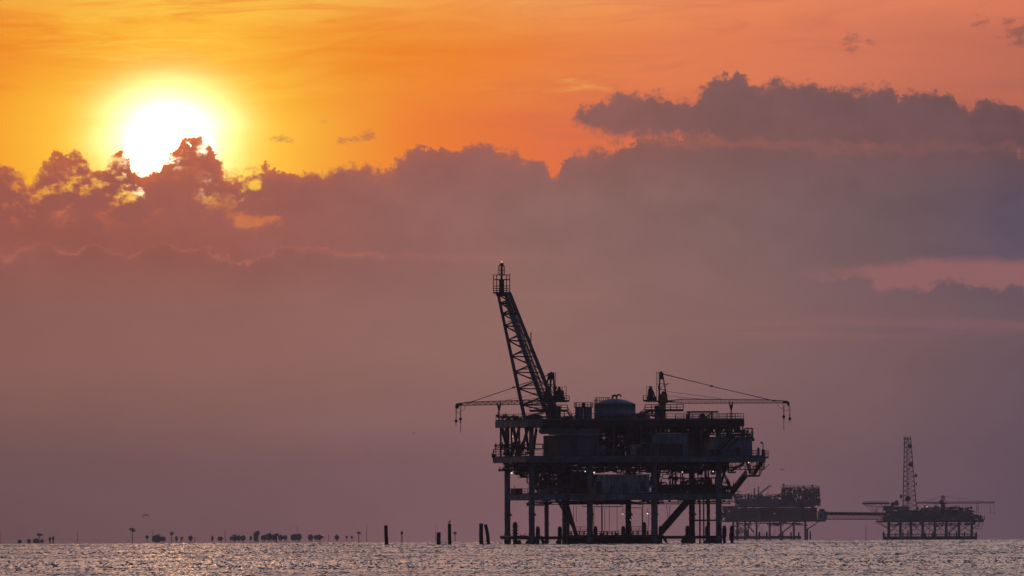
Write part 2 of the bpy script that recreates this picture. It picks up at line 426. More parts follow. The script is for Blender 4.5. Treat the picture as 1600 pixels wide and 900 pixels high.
# ------------------------------------------------------------------ materials
M = {}
M['paint'] = mat('weathered blue grey paint', (0.17, 0.19, 0.25), 0.6, 0, 0.35, 0.6, 0.8, streak=True)
M['deckpaint'] = mat('grey deck paint', (0.12, 0.13, 0.17), 0.65, 0, 0.3, 0.6, 0.6)
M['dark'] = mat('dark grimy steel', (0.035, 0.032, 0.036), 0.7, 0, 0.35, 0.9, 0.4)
M['rust'] = mat('rusty steel', (0.075, 0.036, 0.026), 0.85, 0, 0.4, 1.2, 0.5)
M['rail'] = mat('railing steel', (0.06, 0.058, 0.064), 0.6, 0, 0.2, 1.0)
M['tank'] = mat('pale blue tank paint', (0.19, 0.24, 0.30), 0.5, 0, 0.25, 0.7, 0.6, streak=True)
M['cabin'] = mat('blue cabin paint', (0.13, 0.20, 0.29), 0.5, 0, 0.3, 0.7, 0.7, streak=True)
M['white'] = mat('stained white paint', (0.26, 0.32, 0.38), 0.5, 0, 0.25, 0.8, 0.75, streak=True)
M['wall'] = mat('purple grey cladding', (0.10, 0.10, 0.14), 0.7, 0, 0.25, 0.5, 0.4, streak=True)
M['yellow'] = mat('faded yellow paint', (0.26, 0.19, 0.04), 0.6, 0, 0.3, 0.9, 0.5)
M['wood'] = mat('wet dark timber', (0.030, 0.022, 0.020), 0.8, 0, 0.4, 2.0, bump=0.4)
M['rubber'] = mat('black rubber', (0.018, 0.018, 0.020), 0.8, 0, 0.3, 2.0)
M['leaf'] = mat('dark foliage', (0.045, 0.055, 0.030), 0.8, 0, 0.35, 0.8)
M['bark'] = mat('grey bark', (0.07, 0.055, 0.045), 0.9, 0, 0.3, 2.0)
M['feather'] = mat('grey brown feathers', (0.06, 0.05, 0.05), 0.8, 0, 0.3, 12.0)
M['red'] = mat('red sign paint', (0.30, 0.04, 0.03), 0.6, 0, 0.2, 1.0)
M['teal'] = mat('bright blue cabin paint', (0.10, 0.30, 0.50), 0.5, 0, 0.15, 0.5, 0.2)
def emit_mat(name, c, e):
    m = bpy.data.materials.new(name); m.use_nodes = True
    b = m.node_tree.nodes['Principled BSDF']
    b.inputs['Base Color'].default_value = (*c, 1)
    b.inputs['Emission Color'].default_value = (*c, 1); b.inputs['Emission Strength'].default_value = e
    return m
M['bulb_warm'] = emit_mat('lit warm lamp glass', (1.0, 0.55, 0.22), 2.4)
M['bulb_cool'] = emit_mat('lit pale lamp glass', (1.0, 0.80, 0.68), 1.5)
M['flame'] = emit_mat('pilot flame', (1.0, 0.30, 0.20), 0.9)

# ------------------------------------------------------------------ mesh builder
class MB:
    def __init__(s): s.v = []; s.f = []; s.sm = []
    def add(s, vs, fs, smooth=False):
        o = len(s.v); s.v += [tuple(x) for x in vs]
        s.f += [tuple(i + o for i in f) for f in fs]; s.sm += [smooth] * len(fs)
        return s
    def box(s, x0, x1, y0, y1, z0, z1):
        if x0 > x1: x0, x1 = x1, x0
        if y0 > y1: y0, y1 = y1, y0
        if z0 > z1: z0, z1 = z1, z0
        vs = [(x, y, z) for z in (z0, z1) for y in (y0, y1) for x in (x0, x1)]
        return s.add(vs, [(0, 2, 3, 1), (4, 5, 7, 6), (0, 1, 5, 4), (2, 6, 7, 3), (0, 4, 6, 2), (1, 3, 7, 5)])
    def _frame(s, p, q):
        p, q = Vector(p), Vector(q); d = (q - p)
        if d.length < 1e-6: d = Vector((0, 0, 1e-3))
        d.normalize()
        up = Vector((0, 0, 1)) if abs(d.z) < 0.95 else Vector((0, 1, 0))
        a = d.cross(up).normalized(); b = a.cross(d).normalized()
        return p, q, a, b
    def bar(s, p, q, w, h=None):
        h = h or w
        p, q, a, b = s._frame(p, q)
        vs = [c + a * (i * w / 2) + b * (j * h / 2) for c in (p, q) for i, j in ((-1, -1), (1, -1), (1, 1), (-1, 1))]
        return s.add(vs, [(0, 1, 2, 3), (7, 6, 5, 4), (0, 4, 5, 1), (1, 5, 6, 2), (2, 6, 7, 3), (3, 7, 4, 0)])
    def tube(s, p, q, r, r2=None, n=10):
        r2 = r if r2 is None else r2
        p, q, a, b = s._frame(p, q)
        vs = []
        for c, rr in ((p, r), (q, r2)):
            for i in range(n):
                t = 2 * math.pi * i / n
                vs.append(c + a * (math.cos(t) * rr) + b * (math.sin(t) * rr))
        s.add(vs, [(i, (i + 1) % n, n + (i + 1) % n, n + i) for i in range(n)], True)
        o = len(s.v) - 2 * n
        s.f += [tuple(o + i for i in reversed(range(n))), tuple(o + n + i for i in range(n))]; s.sm += [False, False]
        return s
    def path(s, pts, r, n=8):
        for a, b in zip(pts[:-1], pts[1:]): s.tube(a, b, r, n=n)
        return s
    def lathe(s, c, prof, n=20):
        """prof: (radius, z) rows about the vertical through c"""
        o = len(s.v)
        for r, z in prof:
            for i in range(n):
                t = 2 * math.pi * i / n
                s.v.append((c[0] + r * math.cos(t), c[1] + r * math.sin(t), c[2] + z))
        for k in range(len(prof) - 1):
            for i in range(n):
                s.f.append((o + k * n + i, o + k * n + (i + 1) % n, o + (k + 1) * n + (i + 1) % n, o + (k + 1) * n + i)); s.sm.append(True)
        s.f.append(tuple(o + i for i in reversed(range(n)))); s.sm.append(False)
        e = o + (len(prof) - 1) * n
        s.f.append(tuple(e + i for i in range(n))); s.sm.append(False)
        return s
    def ball(s, c, r, rz=None, n=14, m=8):
        rz = rz or r
        return s.lathe(c, [(max(1e-3, r * math.sin(math.pi * k / m)), -rz * math.cos(math.pi * k / m)) for k in range(m + 1)], n)
    def hball(s, c, r, l, n=14):       # horizontal vessel along x with domed ends
        o = len(s.v); prof = []
        for k in range(5): t = math.pi / 2 * k / 4; prof.append((-l / 2 - r * 0.5 * math.cos(t), max(1e-3, r * math.sin(t))))
        for k in range(5): t = math.pi / 2 * k / 4; prof.append((l / 2 + r * 0.5 * math.sin(t), max(1e-3, r * math.cos(t))))
        for x, rr in prof:
            for i in range(n):
                t = 2 * math.pi * i / n; s.v.append((c[0] + x, c[1] + rr * math.cos(t), c[2] + rr * math.sin(t)))
        for k in range(len(prof) - 1):
            for i in range(n):
                s.f.append((o + k * n + i, o + k * n + (i + 1) % n, o + (k + 1) * n + (i + 1) % n, o + (k + 1) * n + i)); s.sm.append(True)
        return s
    def rail(s, pts, h=1.1, w=0.08, step=1.7):
        """handrail over a polyline on a deck"""
        for a, b in zip(pts[:-1], pts[1:]):
            a, b = Vector(a), Vector(b); L = (b - a).length; k = max(1, int(round(L / step)))
            for z in (h, h * 0.52): s.bar(a + Vector((0, 0, z)), b + Vector((0, 0, z)), w)
            s.bar(a + Vector((0, 0, 0.08)), b + Vector((0, 0, 0.08)), w * 0.6, 0.16)
            for i in range(k + 1):
                p = a.lerp(b, i / k); s.bar(p, p + Vector((0, 0, h)), w)
        return s
    def stair(s, p, q, wy=0.9, rail=True, w=0.1):
        p, q = Vector(p), Vector(q); k = max(3, int(abs(q.z - p.z) / 0.28))
        for dy in (-wy / 2, wy / 2):
            o = Vector((0, dy, 0)); s.bar(p + o, q + o, w, w * 2.6)
            if rail:
                u = Vector((0, dy, 1.0)); s.bar(p + u, q + u, w * 0.8); u2 = Vector((0, dy, 0.55)); s.bar(p + u2, q + u2, w * 0.6)
                for i in range(0, k + 1, 4):
                    c = p.lerp(q, i / k) + o; s.bar(c, c + Vector((0, 0, 1.0)), w * 0.8)
        for i in range(k):
            c = p.lerp(q, (i + 0.5) / k); s.bar(c - Vector((0, wy / 2, 0)), c + Vector((0, wy / 2, 0)), 0.26, 0.05)
        return s
    def lattice(s, A, B, n, rc, rb, kind='z'):
        """A, B: corner points at both ends; n bays"""
        A = [Vector(a) for a in A]; B = [Vector(b) for b in B]; m = len(A)
        for a, b in zip(A, B): s.tube(a, b, rc, n=6)
        for k in range(n + 1):
            lv = [a.lerp(b, k / n) for a, b in zip(A, B)]
            for i in range(m): s.tube(lv[i], lv[(i + 1) % m], rb, n=5)
            if k < n:
                nx = [a.lerp(b, (k + 1) / n) for a, b in zip(A, B)]
                for i in range(m):
                    j = (i + 1) % m
                    if kind == 'x': s.tube(lv[i], nx[j], rb, n=5); s.tube(lv[j], nx[i], rb, n=5)
                    elif (k + i) % 2: s.tube(lv[i], nx[j], rb, n=5)
                    else: s.tube(lv[j], nx[i], rb, n=5)
        return s
    def build(s, name, m, parent=None, origin=(0, 0, 0), frame=None, label=None):
        me = bpy.data.meshes.new(name)
        o_ = Vector(origin)
        me.from_pydata([tuple(Vector(v) - o_) for v in s.v], [], s.f)
        me.polygons.foreach_set('use_smooth', s.sm); me.update()
        me.materials.append(M[m] if isinstance(m, str) else m)
        o = bpy.data.objects.new(name, me); COL.objects.link(o)
        if parent: o.parent = parent
        elif frame: o.matrix_world = frame.mat @ Matrix.Translation(o_)
        if label: o['label'] = label
        return o

class Frame:
    """level frame standing on the sea, x along the structure, y away from the camera"""
    def __init__(s, px, py, D, yaw):
        s.s = D / F; s.px = px; s.py = py; s.yaw = math.radians(yaw)
        s.mat = Matrix.Translation(place(px, py, D)) @ Matrix.Rotation(s.yaw, 4, 'Z')
        s.cx = math.cos(s.yaw) / s.s; s.cy = math.sin(s.yaw) / s.s
    def X(s, px, y=0.0): return (px - s.px + s.cy * y) / s.cx
    def Z(s, py): return (s.py - py) * s.s
    def p(s, px, py, y=0.0): return Vector((s.X(px, y), y, s.Z(py)))
    def box(s, mb, px0, px1, py0, py1, y0, y1):
        """box whose outline spans px0..px1 seen from the camera"""
        mb.box(s.X(px0, y1), s.X(px1, y0), y0, y1, s.Z(py0), s.Z(py1)); return mb
    def thing(s, name, label, cat, px, py, y, group=None, rot=0.0):
        e = bpy.data.objects.new(name, None); COL.objects.link(e); e.empty_display_size = 1.0
        o = s.p(px, py, y)
        e.matrix_world = s.mat @ Matrix.Translation(o) @ Matrix.Rotation(rot, 4, 'Z')
        tag(e, label, cat, group); return e, o

def copy_tree(o, parent=None):
    c = o.copy(); COL.objects.link(c); c.parent = parent
    for ch in list(o.children): copy_tree(ch, c)
    return c

def clutter(fr, mb, box, n, seed, r=(0.05, 0.16)):
    """a trunk pipe with many orthogonal branches, elbows, valves and flanges inside px0,px1,py0,py1,y0,y1"""
    rnd = random.Random(seed); px0, px1, py0, py1, y0, y1 = box
    ym = (y0 + y1) / 2; pm = (py0 + py1) / 2
    a, b = fr.p(px0, pm, ym), fr.p(px1, pm, ym); mb.tube(a, b, r[1] * 0.8, n=6)
    for _ in range(n):
        rr = rnd.uniform(*r); x = rnd.uniform(a.x, b.x); y = ym; z = a.z
        pts = [Vector((x, y, z))]
        y = rnd.uniform(y0, y1); pts.append(Vector((x, y, z))); z = fr.Z(rnd.uniform(py0, py1)); pts.append(Vector((x, y, z)))
        for k in range(rnd.randint(1, 3)):
            if rnd.random() < 0.6: x = min(b.x, max(a.x, x + rnd.choice((-1, 1)) * rnd.uniform(0.1, 0.5) * min(6.0, b.x - a.x)))
            else: z = fr.Z(rnd.uniform(py0, py1))
            pts.append(Vector((x, y, z)))
        mb.path(pts, rr, n=6)
        if rnd.random() < 0.6:
            q = pts[rnd.randrange(2, len(pts))]; w = rr * rnd.uniform(1.6, 3.0)
            mb.box(q.x - w, q.x + w, q.y - w, q.y + w, q.z - w, q.z + w)
            if rnd.random() < 0.5: mb.tube(q, q + Vector((0, 0, w * 2.5)), rr * 0.5, n=5); mb.lathe(q + Vector((0, 0, w * 2.5 - 0.03)), [(w * 1.1, 0), (w * 1.1, 0.06)], 8)

def gap_wall(fr, mb, box, seed, dens=0.8, cell=3.0):
    """racks of boxed equipment on a post frame, slits of sky between"""
    rnd = random.Random(seed); px0, px1, py0, py1, y0, y1 = box
    ym = (y0 + y1) / 2; zt, zb = fr.Z(py0), fr.Z(py1)
    mb.box(fr.X(px0, ym), fr.X(px1, ym), ym - 0.08, ym + 0.08, zb, zb + 0.15); mb.box(fr.X(px0, ym), fr.X(px1, ym), ym - 0.08, ym + 0.08, zt - 0.15, zt)
    x = px0
    while x < px1:
        w = rnd.uniform(0.7, 1.8) * cell; y = py1
        xm = fr.X(x + w * 0.4, ym); mb.box(xm - 0.07, xm + 0.07, ym - 0.07, ym + 0.07, zb + 0.01, zt - 0.01)
        while y > py0:
            h = rnd.uniform(0.6, 1.6) * cell
            if rnd.random() < dens:
                mb.box(fr.X(x, ym), fr.X(x + w * rnd.uniform(0.75, 1.05), ym), ym - rnd.uniform(0.3, 1.2), ym + rnd.uniform(0.3, 1.2), fr.Z(y), fr.Z(max(py0, y - h * rnd.uniform(0.75, 1.05))))
            y -= h
        x += w

# ================================================================== MAIN PLATFORM
FR = Frame(831, 849.6, 1960.0, 17.0)
P = FR.p
YF, YB = 0.0, 15.7
root, _o = FR.thing('offshore_platform', 'large near production platform on eight tubular legs with three dark cluttered decks', 'oil platform', 831, 849.6, 0)
front = [831, 922, 1023, 1125]; back = [793, 884, 984, 1085]
legx = []
for i, (pf, pb) in enumerate(zip(front, back)):
    xf = FR.X(pf, YF); xb = FR.X(pb, YB)
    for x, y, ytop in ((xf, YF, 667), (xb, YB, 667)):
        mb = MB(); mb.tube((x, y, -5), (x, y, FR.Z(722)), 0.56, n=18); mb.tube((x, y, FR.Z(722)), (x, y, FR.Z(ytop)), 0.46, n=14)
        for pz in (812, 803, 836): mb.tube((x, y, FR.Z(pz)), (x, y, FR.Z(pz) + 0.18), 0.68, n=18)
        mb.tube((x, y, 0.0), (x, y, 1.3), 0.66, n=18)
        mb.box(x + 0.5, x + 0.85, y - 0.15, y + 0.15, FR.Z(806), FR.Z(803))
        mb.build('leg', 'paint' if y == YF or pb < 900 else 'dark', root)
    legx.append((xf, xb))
# two slimmer conductors between the legs
for px, y, r in ((854.5, 9, 0.42), (1110, 9, 0.32), (1097, 12, 0.16), (1102, 5, 0.14), (888.5, 2, 0.2), (941, 4, 0.10), (1028, 4, 0.13), (1006, 9, 0.08)):
    mb = MB(); x = FR.X(px, y); mb.tube((x, y, -4), (x, y, FR.Z(776)), r, n=12)
    for pz in (800, 820): mb.tube((x, y, FR.Z(pz)), (x, y, FR.Z(pz) + 0.15), r * 1.35, n=12)
    mb.build('conductor_pipe', 'paint' if px < 860 else 'dark', root)
# horizontal and diagonal jacket bracing
def brace(p, q, r=0.28, m='dark'):
    MB().tube(p, q, r, n=10).build('brace', m, root)
brace(P(783, 840.5, YB), P(1090, 840.5, YB), 0.22)
brace(P(812, 840.5, 0), P(1132, 840.5, 0), 0.3)
brace(P(783, 839, YB), P(824, 839, -1), 0.3)
for pf, pb in zip(front, back): brace(P(pf, 840.5, 0), P(pb, 840.5, YB), 0.25)
brace(P(1088, 814, 5), P(1122, 814, 5), 0.16)
brace(P(872, 782, 9), P(904, 838, 9), 0.22)
brace(P(1036, 838, 2), P(1043, 848.5, 2), 0.25); brace(P(1073, 838, 2), P(1066, 848.5, 2), 0.25)
brace(P(844, 838, 1), P(850, 849, 1), 0.3); brace(P(878, 838, 3), P(870, 849, 3), 0.3)
brace(P(846, 722, 3), P(834, 765, 3), 0.28); brace(P(844, 735, 10), P(858, 752, 10), 0.26)
brace(P(800, 724, 9), P(818, 745, 9), 0.3); brace(P(1036, 722, 5), P(1029, 757, 5), 0.25)
brace(P(1140, 722, 4), P(1126, 768, 4), 0.25); brace(P(1145, 737, 2), P(1166, 724, 2), 0.22)
# stepped mud skirts at the front legs
for px in (831, 1078, 1112):
    mb = MB(); x = FR.X(px, 0.5); mb.lathe((x, 0.5, -1), [(1.6, 0), (1.3, 1.2), (0.7, 2.0)], 12); mb.build('leg_collar', 'dark', root)

# decks -------------------------------------------------------
def deck(px0, px1, pyt, pyb, y0, y1, edge, lab, seed, joist=True):
    x0, x1 = FR.X(px0, y1), FR.X(px1, y0); zt, zb = FR.Z(pyt), FR.Z(pyb)
    MB().box(x0, x1, y0, y1, zt - 0.12, zt).build('deck_plate', 'deckpaint', root, label=lab)
    for nm, a in (('front', (x0, x1, y0, y0 + 0.35)), ('rear', (x0, x1, y1 - 0.35, y1))):
        mb = MB(); mb.box(a[0], a[1], a[2], a[3], zb, zt - 0.123)
        mb.box(a[0], a[1], a[2] - 0.15, a[3] + 0.15, zb - 0.003, zb + 0.09)
        k = int((x1 - x0) / 3.1)
        for i in range(k + 1):
            x = x0 + (x1 - x0) * i / k; mb.box(x - 0.05, x + 0.05, a[2] - 0.12, a[3] + 0.12, zb + 0.092, zt - 0.124)
        mb.build('edge_beam', edge if nm == 'front' else 'dark', root)
    for x in (x0, x1 - 0.35):
        mb = MB(); mb.box(x - 0.003, x + 0.353, y0 + 0.353, y1 - 0.353, zb, zt - 0.123); mb.build('end_beam', 'paint', root)
    if joist:
        mb = MB(); k = int((x1 - x0) / 2.2)
        for i in range(1, k):
            x = x0 + (x1 - x0) * i / k; mb.box(x - 0.1, x + 0.1, y0 + 0.36, y1 - 0.36, zb + 0.25, zt - 0.13)
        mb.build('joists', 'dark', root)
    return x0, x1, zt
tx0, tx1, tz = deck(775, 1165, 655.5, 667, -3, 19, 'dark', 'topmost deck plate', 1)
mx0, mx1, mz = deck(771, 1198, 713.5, 722.5, -3.4, 18, 'deckpaint', 'main deck plate', 2)
lx0, lx1, lz = deck(790, 1146, 772, 781.5, -1.2, 17, 'paint', 'lower deck plate', 3)
# left end of the top deck: the end face's lighter tone, painted on as a panel
MB().box(tx0, FR.X(848, -3), -3.36, -3.06, FR.Z(667), tz - 0.13).build('fascia', 'paint', root)
MB().box(FR.X(1050, -3.4), FR.X(1198, -3.4), -3.9, -3.46, FR.Z(722.3), FR.Z(716)).build('fascia', 'cabin', root)
# deep framing that hangs below the two upper decks
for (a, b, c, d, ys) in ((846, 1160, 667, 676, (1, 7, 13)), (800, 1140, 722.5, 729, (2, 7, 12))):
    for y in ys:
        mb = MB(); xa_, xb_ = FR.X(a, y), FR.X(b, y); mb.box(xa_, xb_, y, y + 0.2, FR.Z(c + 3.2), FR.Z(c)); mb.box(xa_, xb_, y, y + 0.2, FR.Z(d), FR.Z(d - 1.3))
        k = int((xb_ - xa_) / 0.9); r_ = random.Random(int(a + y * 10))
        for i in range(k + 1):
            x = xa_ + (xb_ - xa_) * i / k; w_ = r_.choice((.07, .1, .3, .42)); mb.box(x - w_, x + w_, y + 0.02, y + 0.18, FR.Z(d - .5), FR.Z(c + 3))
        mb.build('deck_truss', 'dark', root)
# railings
def rail(pts, name='railing', m='rail', **k):
    MB().rail(pts, **k).build(name, m, root)
rail([(tx0, 18.8, tz), (tx0, -2.8, tz), (FR.X(935, -2.8), -2.8, tz)])
rail([(FR.X(935, -2.8), -2.8, tz), (tx1, -2.8, tz), (tx1, 18.8, tz), (FR.X(1060, 18.8), 18.8, tz)])
rail([(mx0, 17.8, mz), (mx0, -3.2, mz), (FR.X(1012, -3.2), -3.2, mz)])
rail([(FR.X(1077, -3.2), -3.2, mz), (mx1, -3.2, mz), (mx1, 17.8, mz)])
rail([(lx0, 16.8, lz), (lx0, -1.0, lz), (lx1, -1.0, lz), (lx1, 16.8, lz)])
# columns between the decks
cols = [783, 800, 812, 871, 904, 936, 960, 1003, 1098, 1143, 1163]
for i, px in enumerate(cols):
    y = -2.6 if px > 860 else (16 if px < 790 else 6)
    x = FR.X(px, y); MB().bar((x, y, mz), (x, y, FR.Z(667)), 0.22 if px > 860 else 0.3).build('deck_column', 'wall' if px > 860 else 'dark', root)
for a, b, y, w in (((785, 668), (797, 712), 12, .35), ((812, 668), (800, 712), 10, .3), ((803, 668), (811, 712), 4, .3), ((826, 668), (813, 712), 2, .3), ((822, 668), (826, 700), 5, .25),
                   ((839, 669), (833, 712), 3, .28), ((800, 690), (812, 708), 12, .2), ((818, 690), (806, 712), 8, .22), ((1120, 713), (1145, 685), -3, .16), ((1128, 713), (1158, 684), -2.9, .12), ((890, 690), (903, 705), -2.4, .1)):
    brace(P(*a, y), P(*b, y), w)
mb = MB(); clutter(FR, mb, (784, 845, 690, 712, 2, 15), 30, 11, (0.05, 0.14)); mb.build('pipework', 'dark', root)
mb = MB(); clutter(FR, mb, (936, 1014, 668, 712, 3, 14), 90, 12, (0.05, 0.17)); mb.build('pipework', 'dark', root)
mb = MB(); gap_wall(FR, mb, (936, 1014, 667, 712, 6, 14), 13, 0.80, 5.0); mb.build('equipment_racks', 'dark', root)
mb = MB(); clutter(FR, mb, (1078, 1165, 668, 690, -2, 12), 45, 14, (0.05, 0.15)); mb.build('pipework', 'rust', root)
mb = MB(); clutter(FR, mb, (845, 935, 660, 672, -3, 2), 14, 15, (0.05, 0.1)); mb.build('pipework', 'dark', root)
# hanging pipe racks below the main deck
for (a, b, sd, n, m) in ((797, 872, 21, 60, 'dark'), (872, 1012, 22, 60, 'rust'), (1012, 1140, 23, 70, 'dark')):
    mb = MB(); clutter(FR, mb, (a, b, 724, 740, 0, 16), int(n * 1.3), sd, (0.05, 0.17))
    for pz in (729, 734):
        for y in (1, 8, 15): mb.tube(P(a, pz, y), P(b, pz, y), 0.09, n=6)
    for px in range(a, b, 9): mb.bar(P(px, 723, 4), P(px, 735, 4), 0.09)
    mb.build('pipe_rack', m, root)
mb = MB()
mb.rail([P(1135, 735, 2), P(1198, 735, 2)], h=1.4)
for px in range(1138, 1199, 7): mb.bar(P(px, 723, 2), P(px, 735, 2), 0.08)
for px in range(1138, 1199, 10): mb.tube(P(px, 733, 3), P(px + 8, 726, 3), 0.07, n=5)
mb.build('pipe_rack', 'rail', root)
# cluttered lower deck machinery
for (a, b, c, d, sd, n, m) in ((835, 872, 737, 772, 31, 70, 'dark'), (1028, 1120, 745, 772, 32, 60, 'dark'), (1030, 1145, 758, 772, 33, 50, 'rust'), (995, 1035, 736, 772, 34, 24, 'dark'), (1118, 1146, 752, 772, 37, 18, 'dark')):
    mb = MB(); clutter(FR, mb, (a, b, c, d, 2, 15), n, sd, (0.05, 0.15)); mb.build('pipework', m, root)
mb = MB(); gap_wall(FR, mb, (1028, 1120, 757, 772, 5, 14), 35, 0.7, 4.0); mb.build('equipment_racks', 'dark', root)
mb = MB(); gap_wall(FR, mb, (848, 876, 735, 772, 5, 14), 36, 0.62, 4.0); mb.build('equipment_racks', 'dark', root)
for px, y in ((1053, 8), (1058, 8), (1066, 5), (1069, 5), (1094, 10), (1104, 4), (1109, 4), (840, 8), (846, 12)):
    MB().tube(P(px, 722, y), P(px, 772, y), 0.13, n=8).build('riser_pipe', 'dark', root)
MB().path([P(1037, 742, 5), P(1060, 742, 5), P(1060, 748, 5), P(1037, 748, 5), P(1037, 740, 5)], 0.08).build('pipe_loop', 'dark', root)
# underside racks of the lower deck
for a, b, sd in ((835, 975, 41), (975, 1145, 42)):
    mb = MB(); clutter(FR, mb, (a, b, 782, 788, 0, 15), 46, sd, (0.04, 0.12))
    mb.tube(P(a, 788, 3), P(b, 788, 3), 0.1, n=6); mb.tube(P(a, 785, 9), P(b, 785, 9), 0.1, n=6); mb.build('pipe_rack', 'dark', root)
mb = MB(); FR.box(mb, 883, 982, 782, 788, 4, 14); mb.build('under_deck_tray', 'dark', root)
mb = MB(); FR.box(mb, 965, 978, 774, 781, -1.7, -1.25); mb.build('side_panel', 'white', root)
mb = MB(); mb.path([P(836, 783, 1), P(836, 790, 1), P(850, 790, 1), P(850, 783, 1)], 0.07)
for px in (839, 843, 847): mb.tube(P(px, 783, 1), P(px, 790, 1), 0.05, n=5)
mb.build('hanging_tray', 'dark', root)
MB().tube(P(910, 792, 2), P(975, 792, 2), 0.09, n=6).build('hanging_bar', 'dark', root); MB().tube(P(985, 794, 2), P(1003, 794, 2), 0.07, n=6).build('hanging_bar', 'dark', root)
# hanging lines
for i, (px, y0_, y1_, y) in enumerate(((897, 790, 818, 5), (901, 790, 816, 5), (927, 794, 822, 2), (929, 794, 826, 2), (942, 794, 830, 3), (945.5, 794, 832, 3), (953, 790, 835, 3), (965, 790, 832, 3), (1004, 794, 818, 5), (1015, 800, 824, 5), (985, 783, 822, 8), (1026, 783, 830, 7))):
    MB().tube(P(px, y0_, y), P(px + (i % 3 - 1) * 0.5, y1_, y), 0.045, n=5).build('hanging_line', 'dark', root)
mb = MB(); pts = [P(1043 + t * 6, 790 + 22 * math.sin(math.pi * min(1, t * 1.0)) * 0.5 + (8 if 0.2 < t < 0.8 else 0), 4) for t in [k / 8 for k in range(9)]]
mb.path(pts, 0.05, 5); mb.build('hanging_hose', 'dark', root)
# stairs
def stair(p, q, w=0.12, **k): MB().stair(p, q, w=w, **k).build('stair', 'dark', root)
stair(P(1034, 834, 1.5), P(1078, 784, 1.5), 0.26)
stair(P(1145, 774, 0.5), P(1168, 745, 0.5), 0.2)
stair(P(889, 800, 5), P(900, 838, 5), 0.14)
stair(P(1180, 745, 1.2), P(1194, 722, 1.2), 0.14); stair(P(1170, 722, 2.2), P(1177, 745, 2.2), 0.1)
stair(P(800, 723, 13), P(817, 745, 13), 0.16)
stair(P(1118, 713, -2.8), P(1146, 684, -2.8), 0.1)
mb = MB(); mb.box(FR.X(1166, 0), FR.X(1189, 0), -0.4, 2.0, FR.Z(746), FR.Z(744.6)); mb.rail([(FR.X(1166, 0), -0.4, FR.Z(744.6)), (FR.X(1189, 0), -0.4, FR.Z(744.6)), (FR.X(1196, 0), -0.4, FR.Z(730))], h=1.1)
for px in (1166, 1174, 1182, 1189): mb.bar(P(px, 745, 0), P(px + 3, 723, 0), 0.08)
mb.build('stair_landing', 'rail', root)
mb = MB(); mb.box(FR.X(812, 13), FR.X(830, 13), 12, 14, FR.Z(746), FR.Z(744.8)); mb.rail([(FR.X(812, 13), 12, FR.Z(744.8)), (FR.X(830, 13), 12, FR.Z(744.8))])
for px in (818, 823, 828): mb.bar(P(px, 745, 12.5), P(px, 723, 12.5), 0.09)
mb.build('stair_landing', 'rail', root)
# boat landing: grated walkway just above the water
wx0, wx1 = FR.X(890, 4), FR.X(1032, 4)
mb = MB()
for zz in (838.2, 841.5, 845.0): mb.box(wx0, wx1, 3.6, 4.0, FR.Z(zz + 1.7), FR.Z(zz)); mb.box(wx0, wx1, 7.0, 7.4, FR.Z(zz + 0.9), FR.Z(zz))
k = 40
for i in range(k + 1):
    x = wx0 + (wx1 - wx0) * i / k; mb.box(x - 0.24, x + 0.24, 3.99, 4.2, FR.Z(849.5) - 0.6, FR.Z(839))
mb.box(wx0, wx1, 3.5, 7.5, FR.Z(838.2), FR.Z(837.6)); mb.box(wx0, wx1, 5, 6, -1, FR.Z(845))
mb.build('boat_landing', 'dark', root)
mb = MB(); mb.rail([(wx0, 3.6, FR.Z(837.6)), (wx1, 3.6, FR.Z(837.6))], h=0.85, w=0.1, step=1.2); mb.rail([(FR.X(897, 5), 5, FR.Z(831)), (FR.X(918, 5), 5, FR.Z(831))], h=0.9); mb.rail([(FR.X(988, 5), 5, FR.Z(831)), (FR.X(1014, 5), 5, FR.Z(831))], h=0.9)
for px in (893, 899, 906, 913, 944, 950, 957, 962, 990, 998, 1006, 1013): mb.bar(P(px, 838, 4.5), P(px, 830.5, 4.5), 0.22)
for px in (941, 965, 986): FR.box(mb, px - 2.5, px + 2.5, 833, 838, 4.2, 5.2)
mb.build('landing_railing', 'rail', root)
# work lamps, lit
def lamp(px, py, y, m, r=0.16, arm=True):
    c = P(px, py, y)
    mb = MB(); mb.bar(c + Vector((0.1, 0.3, 0.9)), c + Vector((0, 0, 0.2)), 0.07); mb.lathe(c, [(0.22, 0.10), (0.12, 0.28), (0.05, 0.34)], 10)
    if arm: mb.tube(c + Vector((0.1, 0.3, 0.9)), c + Vector((0.6, 0.3, 0.9)), 0.05, n=6)
    L = mb.build('work_lamp', 'dark', root)
    MB().ball(c, r).build('bulb', m, L)
for px, py, y, m, r in ((801, 681, 9, 'bulb_warm', .21), (800, 738.5, 8, 'bulb_cool', .19), (915, 737, -2, 'bulb_cool', .14), (929, 738.5, -2, 'bulb_cool', .19), (1068, 738, 1, 'bulb_cool', .13),
                        (1116.5, 737.5, 1, 'bulb_cool', .14), (1172, 723.8, -3.6, 'bulb_cool', .14), (1013, 803, 3, 'bulb_warm', .17), (974, 803.5, 3, 'bulb_warm', .12), (986, 813, 3, 'bulb_cool', .07)):
    lamp(px, py, y, m, r * 0.75)
